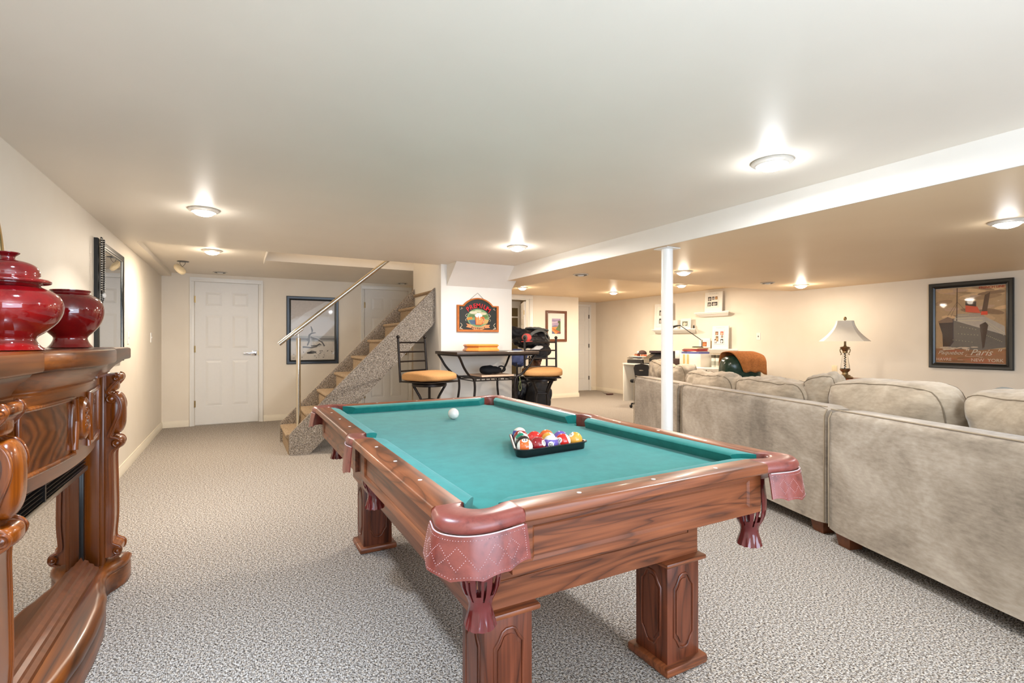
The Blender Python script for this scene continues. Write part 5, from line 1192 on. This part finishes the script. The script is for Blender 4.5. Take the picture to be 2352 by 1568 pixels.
for sx in (-1, 1):
    for (u, v) in ((.215, .085), (.205, .078), (.222, .070)): q.tube([fn(sx*u, v, .017), fn(sx*(u-.008), v+.012, .017)], .0022, 6)
    q.tube([fn(sx*(.215+.012*math.sin(k*.9)), -.155+.009*k, .017) for k in range(9)], .003, 6); q.tube([fn(sx*(.215-.02*math.sin(k*.55)), -.150+.002*k*math.cos(k), .017) for k in range(9)], .0025, 6)
    q.tube([fn(sx*(.150+.012*math.sin(k)), -.06+.008*k, .017) for k in range(12)], .0022, 6)
mk('scroll_ornament', q, flat((222, 204, 176)), sgn)
q = B(); q.tube([fn(-.11, .185, .012), fn(0, .272, .006), fn(.075, .20, .012)], .0018, 6); mk('hanging_wire', q, M['dark_metal'], sgn)
# ------------------------------------------------------------------ switches
def plate(label, fn, name='light_switch', cat='light switch'):
    t = thing(name, label, cat, fn(0, -.057, 0)); b = B(); vs = []
    for d, k in ((0, 1), (.004, 1), (.006, .94)): vs += [fn(x*k, y*k, d) for x, y in rect(-.035, -.057, .035, .057)]
    b.add(vs, [(i*4+k, i*4+(k+1) % 4, i*4+4+(k+1) % 4, i*4+4+k) for i in range(2) for k in range(4)]+[(8, 9, 10, 11)]); mk('plate', b, M['white'], t, smooth=0)
    b = B(); b.add([fn(x, y, .0065) for x, y in rect(-.006, -.012, .006, .012)]+[fn(x, y, .013) for x, y in rect(-.004, .0, .004, .009)], [(0, 1, 5, 4), (1, 2, 6, 5), (2, 3, 7, 6), (3, 0, 4, 7), (4, 5, 6, 7)]); mk('toggle', b, M['grayf'] if 'right wall' in label else M['white'], t, smooth=0)
    return t
plate('white light switch on the left wall just beyond the mirror', lambda u, v, d: (XL+d, 5.75+u, 1.188+v)); plate('white light switch on the left wall nearest the far corner', lambda u, v, d: (XL+d, 7.15+u, 1.20+v))
plate('white light switch on the right wall between picture ledges and lamp', lambda u, v, d: (xr(5.15)-d, 5.15-u, 1.235+v))

# ================================================================== lamp table and lamp
t = thing('lamp_table', 'round cherry wood end table under the table lamp', 'table', (6.62, 3.50, 0))
b = B(); b.lathe([(.27, .668), (.285, .674), (.285, .690), (.27, .696)], (6.62, 3.5, 0), 40); mk('tabletop', b, M['twood'], t)
b = B(); b.lathe([(.215, .57), (.225, .575), (.225, .667)], (6.62, 3.5, 0), 36); mk('apron', b, M['twood'], t)
for a in (45, 135, 225, 315):
    x, y = 6.62+.19*math.cos(math.radians(a)), 3.5+.19*math.sin(math.radians(a)); b = B(); b.tube([(x, y, .6), (x, y, .3), (x+.02*math.cos(math.radians(a)), y+.02*math.sin(math.radians(a)), 0)], [.02, .018, .014], 10); mk('leg', b, M['twood'], t)
lx, ly, lz = 6.64, 3.47, .697
t = thing('table_lamp', 'glass and antique silver table lamp with a square bell shade', 'lamp', (lx, ly, lz))
b = B(); b.lathe([(.085, 0), (.09, .01), (.078, .022), (.06, .03), (.055, .04), (.035, .048), (.03, .07), (.034, .078), (.05, .092), (.058, .11), (.054, .116)], (lx, ly, lz), 28); mk('base', b, M['antique'], t)
b = B(); b.lathe([(.052, .116), (.050, .125), (.044, .18), (.034, .25), (.026, .30), (.022, .315)], (lx, ly, lz), 28); mk('glass_body', b, M['glass'], t)
b = B(); b.tube([(lx+.006*math.cos(k*1.1), ly+.006*math.sin(k*1.1), lz+.12+.005*k) for k in range(40)], .006, 8); mk('twisted_stem', b, M['silver_edge'], t)
b = B(); b.lathe([(.022, .312), (.028, .32), (.026, .335), (.035, .35), (.05, .375), (.056, .382), (.05, .388), (.02, .395), (.012, .41), (.012, .46)], (lx, ly, lz), 28); mk('urn_cap', b, M['antique'], t)
for s in (-1, 1):
    dx, dy = .83*s, -.56*s; p = smoothpath([(0, .378, 0), (.0, .368, 0)], 1)
    q = [(.036, .372), (.052, .366), (.060, .35), (.056, .33), (.046, .312), (.044, .298), (.052, .292)]; b = B(); b.tube(smoothpath([(lx+dx*r, ly+dy*r, lz+z) for r, z in q], 4), .006, 8); mk('scroll_arm', b, M['antique'], t)
b = B(); lv = []
nn = 14
for i in range(nn+1):
    k = i/nn; r = .092+(.262-.092)*(k**1.75); z = .715-.255*k
    rr = r; c_ = r*.78
    lv.append(([(rr, -c_), (rr, c_), (c_, rr), (-c_, rr), (-rr, c_), (-rr, -c_), (-c_, -rr), (c_, -rr)], z))
vs = []; ra = math.radians(24)
for pts_, z in lv:
    for x, y in pts_: vs.append((lx+x*math.cos(ra)-y*math.sin(ra), ly+x*math.sin(ra)+y*math.cos(ra), lz+z))
nv = len(vs)
for pts_, z in lv:
    for x, y in pts_: vs.append((lx+.985*(x*math.cos(ra)-y*math.sin(ra)), ly+.985*(x*math.sin(ra)+y*math.cos(ra)), lz+z))
fs = [(i*8+k, i*8+(k+1) % 8, i*8+8+(k+1) % 8, i*8+8+k) for i in range(nn) for k in range(8)]; fs += [tuple(nv+q for q in f[::-1]) for f in fs]
fs += [(nn*8+k, nn*8+(k+1) % 8, nv+nn*8+(k+1) % 8, nv+nn*8+k) for k in range(8)]+[(k, nv+k, nv+(k+1) % 8, (k+1) % 8) for k in range(8)]
b.add(vs, fs); sh = mk('lamp_shade', b, M['shade'], t, smooth=28)
b = B(); b.tube([(lx, ly, lz+.46), (lx, ly, lz+.725)], .004, 8); b.tube([(lx-.09, ly, lz+.712), (lx+.09, ly, lz+.712)], .002, 6); mk('harp', b, M['antique'], t)
b = B(); b.lathe([(.008, .722), (.016, .73), (.018, .748), (.012, .762), (.004, .766)], (lx, ly, lz), 16); mk('finial', b, M['antique'], t)
# red card hanging on the shade
def shp(a, k, off=.004):
    r = .092+(.262-.092)*(k**1.75)+off; return (lx+r*math.cos(a), ly+r*math.sin(a), lz+.715-.255*k)
b = B(); a0 = ra-PI/2+PI/4+.12; vs = [shp(a0-.20+.40*j, .45+.5*i/6, .006+.04*0) for i in range(7) for j in range(2)]; b.add(vs, [(2*i, 2*i+1, 2*i+3, 2*i+2) for i in range(6)])
tg = thing('paper_tag', 'red and green paper tag hanging on the right side of the lamp shade', 'tag', shp(a0, .95, .01)); b2 = B(); b2.add([Vector(v)+Vector((math.cos(a0), math.sin(a0), 0))*.001 for v in vs], [(2*i, 2*i+1, 2*i+3, 2*i+2) for i in range(6)]); o = mk('card', b2, flat((222, 70, 78)), tg)
b = B(); b.add([Vector(v)+Vector((math.cos(a0), math.sin(a0), 0))*.002 for v in (vs[2], vs[3], vs[5], vs[4])], [(0, 1, 2, 3)]); mk('green_band', b, flat((92, 120, 84)), tg)
# wall outlet behind the lamp
t = thing('wall_outlet', 'small beige outlet plate behind the lamp base', 'outlet', (xr(3.9)-.005, 3.98, .70)); b = B(); b.box((xr(3.95)-.006, 3.93, .70), (xr(3.95), 4.0, .82), .002); mk('plate', b, M['ivory'], t)

# ================================================================== recliner
t = thing('recliner', 'dark green leather recliner back with a rust coloured throw over it', 'armchair', (6.15, 4.6, 0), math.radians(-29))
f, cb = cushion(.27, .17, .27, seed=90, amp=.006, n=3.4, puff=.1); cb.xf(Matrix.Translation((0, 0, .70)) @ Matrix.Rotation(math.radians(8), 4, 'X')); mk('backrest', cb, M['green_l'], t, local=True, smooth=70)
b = B(); b.box((-.30, -.60, .18), (.30, .10, .44), .05); mk('seat', b, M['green_l'], t, local=True)
for s in (-1, 1): b = B(); b.box((s*.30-.07, -.62, .12), (s*.30+.07, .08, .58), .05); mk('armrest', b, M['green_l'], t, local=True)
b = B(); b.lathe([(.24, 0), (.24, .03), (.06, .05), (.05, .18)], (0, -.25, 0), 28); mk('swivel_base', b, M['blackp'], t, local=True)
tr_ = thing('throw_blanket', 'rust orange throw draped over the green recliner', 'blanket', (6.15, 4.6, .75)); N = 18; b = B(); vs = []
im = rootm(t); path = smoothpath([(.19, .74, 0), (.20, .88, 0), (.14, .985, 0), (0, 1.012, 0), (-.12, .995, 0), (-.19, .93, 0), (-.205, .85, 0), (-.215, .74, 0)], 3)
for i, (y, z, _) in enumerate(path):
    k = i/(len(path)-1)
    for j in range(N+1):
        xl = -.20+.30*max(0, k-.45); x = xl+(.275-xl)*j/N; e = abs(x/.29)
        zz = z-.16*max(0, e-.55)**1.5-(.008*math.sin(j*.9) if k > .95 else 0); vs.append(im @ Vector((x, y+.005*math.sin(j*1.1+i*.4), zz)))
b.add(vs, [(i*(N+1)+j, i*(N+1)+j+1, (i+1)*(N+1)+j+1, (i+1)*(N+1)+j) for i in range(len(path)-1) for j in range(N)]); o = mk('cloth', b, M['throw'], tr_, smooth=70)
sm = o.modifiers.new('thick', 'SOLIDIFY'); sm.thickness = .008; sm.offset = 1

# ================================================================== desk and what is on it
DZ = .735
t = thing('white_desk', 'long white laminate desk against the right wall', 'desk', (6.95, 6.4, 0))
def wx(y): return xr(y)-.02
b = B(); b.box((6.57, 5.28, DZ-.028), (7.30, 7.50, DZ), .002); mk('desktop', b, M['desk'], t)
for y in (7.47, 6.35): b = B(); b.box((6.58, y, 0), (7.28, y+.03, DZ-.029), .001); mk('side_panel', b, M['desk'], t)
b = B(); b.box((7.20, 5.3, .25), (7.22, 7.46, DZ-.03)); mk('back_panel', b, M['desk'], t)
t = thing('drawer_unit', 'white drawer unit with screw caps at the near end of the desk', 'drawer unit', (6.4, 5.5, 0))
b = B(); b.box((6.22, 5.10, 0), (6.56, 6.02, .742), .002); mk('body', b, M['desk'], t)
for (x, y) in ((6.2185, 5.85), (6.2185, 5.22)): b = B(); b.lathe([(.009, -.001), (.009, .001)], (x, y, .715), 12, axis=0); mk('screw_cap', b, M['grayf'], t)
for k in range(3): b = B(); b.box((6.212, 5.13, .06+.2*k), (6.2199, 5.99, .24+.2*k), .001); mk('drawer', b, M['desk'], t)
rr = random.Random(12)
def slabthing(name, label, cat, lo, hi, mat, rz=0, group=None, bev=.001, part='body'):
    c = ((lo[0]+hi[0])/2, (lo[1]+hi[1])/2); t = thing(name, label, cat, (c[0], c[1], lo[2]), 0, group); b = B(); b.box(lo, hi, bev, rot=Matrix.Rotation(rz, 3, 'Z'), piv=(c[0], c[1], lo[2])); mk(part, b, mat, t); return t
slabthing('black_case', 'flat black electronics case at the far end of the desk', 'case', (6.62, 7.02, DZ+.001), (6.98, 7.42, DZ+.066), M['blackp'], .05)
z = DZ+.067
stk = [((150, 140, 120), .010, 'tan magazine directly on the black case'), ((226, 222, 214), .014, 'white papers in the desk pile above the tan magazine'), ((60, 58, 62), .010, 'dark magazine in the middle of the desk pile'), ((176, 160, 132), .012, 'beige magazine jutting out on the left of the desk pile'), ((70, 84, 110), .008, 'thin blue grey magazine near the top of the desk pile'), ((214, 210, 202), .010, 'white magazine on top of the desk pile')]
for c_, h, lab in stk:
    dx, dy = rr.uniform(-.02, .02), rr.uniform(-.03, .05); slabthing('magazine', lab, 'magazine', (6.66+dx, 7.05+dy, z), (6.93+dx, 7.42+dy, z+h), flat(c_), rr.uniform(-.25, .25), 'pile of magazines on the desk'); z += h+.0006
for i, (dy, lab) in enumerate(((.10, 'small orange box under the cap, left one'), (-.08, 'small orange box under the cap, right one'))):
    slabthing('small_box', lab, 'box', (6.74, 7.22+dy-.03, z), (6.83, 7.22+dy+.04, z+.035), flat((232, 122, 88)), .1, 'orange boxes under the cap')
z += .036; t = thing('baseball_cap', 'dark brown cap resting on the orange boxes', 'cap', (6.79, 7.22, z))
b = B(); b.sphere((6.79, 7.19, z+.018), .085, 20, (1, 1, .72)); b.v = [(x, y, max(zz, z+.002)) for x, y, zz in b.v]; mk('crown', b, flat((62, 40, 34), .8), t)
b = B(); b.prism([(6.73, 7.26), (6.85, 7.26), (6.845, 7.34), (6.82, 7.375), (6.77, 7.375), (6.735, 7.34)], 2, z+.001, z+.007); mk('brim', b, flat((48, 32, 30), .8), t)
b = B(); b.box((6.706, 7.20, z+.03), (6.716, 7.24, z+.06), .002); mk('badge', b, M['whitef'], t)
# printer
t = thing('printer', 'black and silver printer on the desk beside the pole', 'printer', (6.85, 6.72, DZ))
b = B(); b.prism([(6.62, DZ+.001), (7.05, DZ+.001), (7.05, DZ+.20), (6.80, DZ+.20), (6.62, DZ+.10)], 1, 6.50, 6.96); mk('body', b, M['blackp'], t)
b = B(); b.box((6.76, 6.48, DZ+.202), (7.06, 6.98, DZ+.245), .008); mk('scanner_lid', b, flat((44, 30, 40), .25), t)
b = B(); b.prism([(6.615, DZ+.02), (6.62, DZ+.10), (6.80, DZ+.198), (6.80, DZ+.205), (6.608, DZ+.105)], 1, 6.82, 6.965); mk('side_trim', b, M['silver_edge'], t)
slabthing('dark_box', 'dark box with a white label between pole and file box', 'box', (6.66, 6.16, DZ+.001), (6.84, 6.32, DZ+.12), flat((52, 30, 26)), 0)
slabthing('paper_tray', 'upright white plastic letter tray right of the pole', 'tray', (6.70, 6.20, DZ+.121), (6.82, 6.29, DZ+.26), M['white'], 0)
# file box with folders
t = thing('file_box', 'white cardboard file box on the desk below the folders', 'box', (6.72, 5.9, DZ))
b = B(); b.box((6.56, 5.62, DZ+.001), (6.86, 6.06, DZ+.215), .003); mk('body', b, M['desk'], t)
for k in range(2): b = B(); b.box((6.553, 5.86+.08*k, DZ+.01), (6.5605, 5.90+.08*k, DZ+.205), .001); mk('tan_stripe', b, flat((206, 170, 116)), t)
z = DZ+.216
fo = [((92, 96, 160), .030, 'thick purple binder lying on the white file box'), ((206, 198, 190), .012, 'white folder just above the purple binder'), ((214, 66, 58), .016, 'lower red folder in the pile on the file box'), ((96, 100, 98), .010, 'dark grey folder between the red folders'), ((226, 92, 78), .010, 'upper red folder in the pile on the file box'), ((196, 206, 190), .010, 'pale green folder near the top of the pile'), ((216, 190, 150), .010, 'tan folder on top of the pile under the desk lamp')]
for c_, h, lab in fo:
    dx, dy = rr.uniform(-.015, .015), rr.uniform(-.02, .02); w = .03 if h == .03 else 0; slabthing('folder', lab, 'folder', (6.59+dx, 5.68+dy-w, z), (6.83+dx, 6.0+dy+w, z+h), flat(c_), rr.uniform(-.15, .15), 'pile of folders on the file box'); z += h+.0006
t = thing('desk_lamp', 'black swing arm desk lamp standing on the folders', 'lamp', (6.70, 5.74, z))
b = B(); b.lathe([(.09, 0), (.09, .012), (.07, .018)], (6.70, 5.80, z), 24, sx=.6, sy=1.2); mk('base', b, M['blackp'], t)
b = B(); b.tube([(6.70, 5.72, z+.015), (6.70, 5.715, z+.11)], .006, 8); b.tube([(6.71, 5.72, z+.015), (6.71, 5.715, z+.11)], .006, 8); b.sphere((6.705, 5.715, z+.115), .016, 10); mk('post', b, M['silver_edge'], t)
b = B(); b.tube([(6.705, 5.715, z+.115), (6.66, 6.14, z+.375)], .007, 8); b.sphere((6.66, 6.14, z+.375), .013, 10); mk('arm', b, M['blackp'], t)
b = B(); b.tube([(6.66, 6.14, z+.375), (6.655, 6.2, z+.37), (6.65, 6.33, z+.345)], [.012, .032, .05], 14, squash=(.45, 1)); mk('lamp_head', b, M['blackp'], t)
for k, (lab, dy) in enumerate((('pale canister closest to the white file box', .0), ('pale canister in the middle of the three by the file box', -.085), ('rightmost pale canister under the lowest ledge', -.17))):
    t = thing('canister', lab, 'canister', (6.80, 5.56+dy, DZ), group='pale canisters'); b = B(); b.lathe([(.036, .001), (.037, .01), (.037, .15), (.034, .155)], (6.80, 5.56+dy, DZ), 20); mk('body', b, M['frame_w'], t)
    b = B(); b.lathe([(.039, .155), (.039, .195), (.034, .20)], (6.80, 5.56+dy, DZ), 20); mk('lid', b, flat((84, 78, 66)), t)
    b = B(); b.lathe([(.0374, .03), (.0374, .10)], (6.80, 5.56+dy, DZ), 20); mk('label_band', b, flat((176, 180, 170)), t)
# office chair
t = thing('office_chair', 'black desk chair back with a silver emblem behind the sofa', 'chair', (6.05, 6.42, 0), math.radians(-62))
b = B(); prof = [(-.10, .50), (.10, .50), (.115, .60), (.13, .70), (.105, .755), (.0, .775), (-.105, .755), (-.13, .70), (-.115, .60)]
b.prism([(x*1.05, z) for x, z in prof], 1, -.022, .022); mk('backrest', b, M['blackl'], t, local=True, smooth=40)
b = B(); b.lathe([(.002, -.004), (.03, -.002), (.03, .002)], (0, -.024, .66), 16, axis=1, sx=1.3, sy=.35); mk('emblem', b, M['silver_edge'], t, local=True)
b = B(); b.box((-.22, .0, .44), (.22, .42, .50), .03); mk('seat', b, M['blackf'], t, local=True)
b = B(); b.tube([(0, .0, .52), (0, .02, .46)], .02, 8); b.lathe([(.03, .09), (.03, .44)], (0, .21, 0), 14); mk('column', b, M['blackp'], t, local=True)
for k in range(5):
    a = 2*PI*k/5; b = B(); b.tube([(0, .21, .10), (.26*math.cos(a), .21+.26*math.sin(a), .07)], .016, 8); b.sphere((.26*math.cos(a), .21+.26*math.sin(a), .03), .03, 10); mk('caster_arm', b, M['blackp'], t, local=True)
# ------------------------------------------------------------------ picture ledges and frames
def ledge(label, y0, y1, z):
    """y0 nearer the camera end"""
    t = thing('picture_ledge', label, 'shelf', (xr((y0+y1)/2)-.06, (y0+y1)/2, z-.08), group='white picture ledges'); b = B(); prof = [(0, z), (.13, z), (.13, z-.016), (.118, z-.022), (.112, z-.034), (.085, z-.048), (.068, z-.066), (.045, z-.078), (0, z-.080)]
    K = len(prof); vs = []
    for y, s in ((y0, 1), (y1, -1)):
        for d, zz in prof:
            ins = (.13-d)*.9*s; vs.append((xr(y)-d+.002, y+ins, zz))
    b.add(vs, [tuple(range(K)), tuple(range(K, 2*K))[::-1]]+[(i, (i+1) % K, K+(i+1) % K, K+i) for i in range(K)]); mk('moulded_shelf', b, M['white'], t, smooth=25); return t
ledge('highest white picture ledge, right of the pole', 5.62, 6.36, 1.672); ledge('middle white picture ledge, partly behind the pole', 6.33, 7.45, 1.392); ledge('lowest white picture ledge above the recliner', 5.44, 6.42, 1.028)
def leaner(label, yc, z, w, h, wins, title=None, mwin=None, group='white photo frames on the ledges'):
    """frame leaning on the wall; u to the right seen from the room is -y"""
    tl = math.radians(9); x0 = xr(yc)-.072
    fn = lambda u, v, d: (x0-d*math.cos(tl)+(v+h/2)*math.sin(tl)*.32, yc-u, z+(v+h/2)+.0015)
    t = thing('photo_frame', label, 'photo frame', fn(0, -h/2, 0), 0, group); b = B()
    vs = []; 
    for d in (0, .018): vs += [fn(x, y, d) for x, y in rect(-w/2, -h/2, w/2, h/2)]
    b.add(vs, [(3, 2, 1, 0), (4, 5, 6, 7), (0, 1, 5, 4), (1, 2, 6, 5), (2, 3, 7, 6), (3, 0, 4, 7)]); mk('frame', b, M['frame_w'], t, smooth=0)
    if mwin:
        x0_, y0_, x1_, y1_ = mwin; b = B(); b.tube([fn(x, y, .019) for x, y in rect(x0_, y0_, x1_, y1_)], .004, 6, closed=True); mk('inner_moulding', b, M['frame_w'], t)
        b = B(); b.add([fn(x, y, .0185) for x, y in rect(x0_, y0_, x1_, y1_)], [(0, 1, 2, 3)]); mk('picture_mat', b, M['mat'], t, smooth=0)
    for (a, c, e, f_, col, col2) in wins:
        paint(t, fn, [(rect(a, c, e, f_), col), (ell((a+e)/2-(e-a)*.1, (c+f_)/2-(f_-c)*.1, (e-a)*.25, (f_-c)*.38, 10), col2), (ell((a+e)/2+(e-a)*.22, (c+f_)/2-(f_-c)*.05, (e-a)*.16, (f_-c)*.25, 10), tuple(min(255, int(x*.7+40)) for x in col2))], .0192, 'photo')
    if title: put_text(t, fn, title, 0, h/2-.032, .034, flat((176, 172, 162)), d=.0185, spacing=1.6)
    return t
bw = (52, 48, 46); bl = (178, 172, 164)
leaner('white FRIENDS photo frame on the highest ledge', 5.97, 1.672, .36, .345, [(-.115, .02, -.045, .09, bw, bl), (-.03, .035, .02, .09, bw, bl), (.035, .035, .085, .09, (120, 78, 36), (196, 150, 90)), (-.12, -.075, -.05, -.005, bw, bl), (-.035, -.07, .085, -.005, (58, 52, 54), bl)], 'FRIENDS', (-.14, -.10, .105, .115))
leaner('white FAMILY photo frame on the lowest ledge', 5.83, 1.028, .33, .39, [(-.10, .04, -.04, .10, (110, 72, 48), (180, 140, 110)), (.005, .04, .065, .10, (190, 66, 50), (226, 170, 140)), (-.09, -.07, -.035, .02, (120, 90, 60), (190, 160, 120)), (.02, -.01, .06, .03, (96, 80, 70), (170, 150, 130)), (-.115, -.10, -.07, -.03, (70, 26, 40), (230, 226, 220)), (.01, -.10, .065, -.03, (30, 32, 40), (230, 228, 226))], 'FAMILY', (-.115, -.12, .085, .125))
leaner('small white frame with an orange snapshot on the lowest ledge', 6.16, 1.028, .235, .18, [(-.05, -.055, .05, .025, (150, 80, 40), (206, 120, 60))], None, (-.08, -.065, .08, .05))
leaner('small white frame with a snapshot on the middle ledge', 6.60, 1.392, .24, .185, [(-.075, -.045, .05, .04, (110, 112, 96), (206, 196, 176))], None, (-.09, -.06, .075, .055))
leaner('tall white frame half hidden by the pole on the middle ledge', 7.18, 1.392, .46, .50, [(-.10, .02, -.02, .12, bw, bl), (-.10, -.14, -.02, -.04, bw, bl)], None, (-.17, -.2, .17, .2))
t = thing('paper_box', 'tapered cream paper box on the middle ledge right of the pole', 'box', (xr(6.84)-.06, 6.84, 1.392)); b = B(); q = xr(6.84)-.062
b.add([(q-.03, 6.80, 1.393), (q+.03, 6.80, 1.393), (q+.03, 6.88, 1.393), (q-.03, 6.88, 1.393), (q-.045, 6.775, 1.555), (q+.045, 6.775, 1.555), (q+.045, 6.905, 1.555), (q-.045, 6.905, 1.555)], [(3, 2, 1, 0), (4, 5, 6, 7), (0, 1, 5, 4), (1, 2, 6, 5), (2, 3, 7, 6), (3, 0, 4, 7)]); mk('body', b, M['shade'], t, smooth=0)
slabthing('dark_figurine', 'tiny dark trinket at the right end of the middle ledge', 'trinket', (xr(6.44)-.06, 6.43, 1.393), (xr(6.44)-.03, 6.45, 1.45), M['blackp'], .3, bev=.006)
# floor items by the desk
t = thing('charger', 'small dark gadget with a cable lying on the carpet near the desk', 'gadget', (7.10, 8.50, 0)); b = B(); b.box((6.98, 8.42, .001), (7.12, 8.50, .028), .006); mk('body', b, flat((70, 34, 34), .4), t)
b = B(); b.tube(smoothpath([(7.05, 8.5, .01), (7.10, 8.62, .006), (7.16, 8.8, .006), (7.22, 8.9, .006)], 5), .004, 6); mk('cable', b, M['blackp'], t)
t = plate('white outlet plate low on the right wall beside the desk', lambda u, v, d: (xr(7.85)-d, 7.85-u, .36+v), 'wall_outlet', 'outlet')
t = thing('power_adapter', 'black power adapter plugged in low beside the desk', 'adapter', (xr(7.76)-.03, 7.76, .05)); b = B(); b.box((xr(7.76)-.05, 7.72, .10), (xr(7.76)-.001, 7.79, .30), .01); mk('body', b, M['blackp'], t)
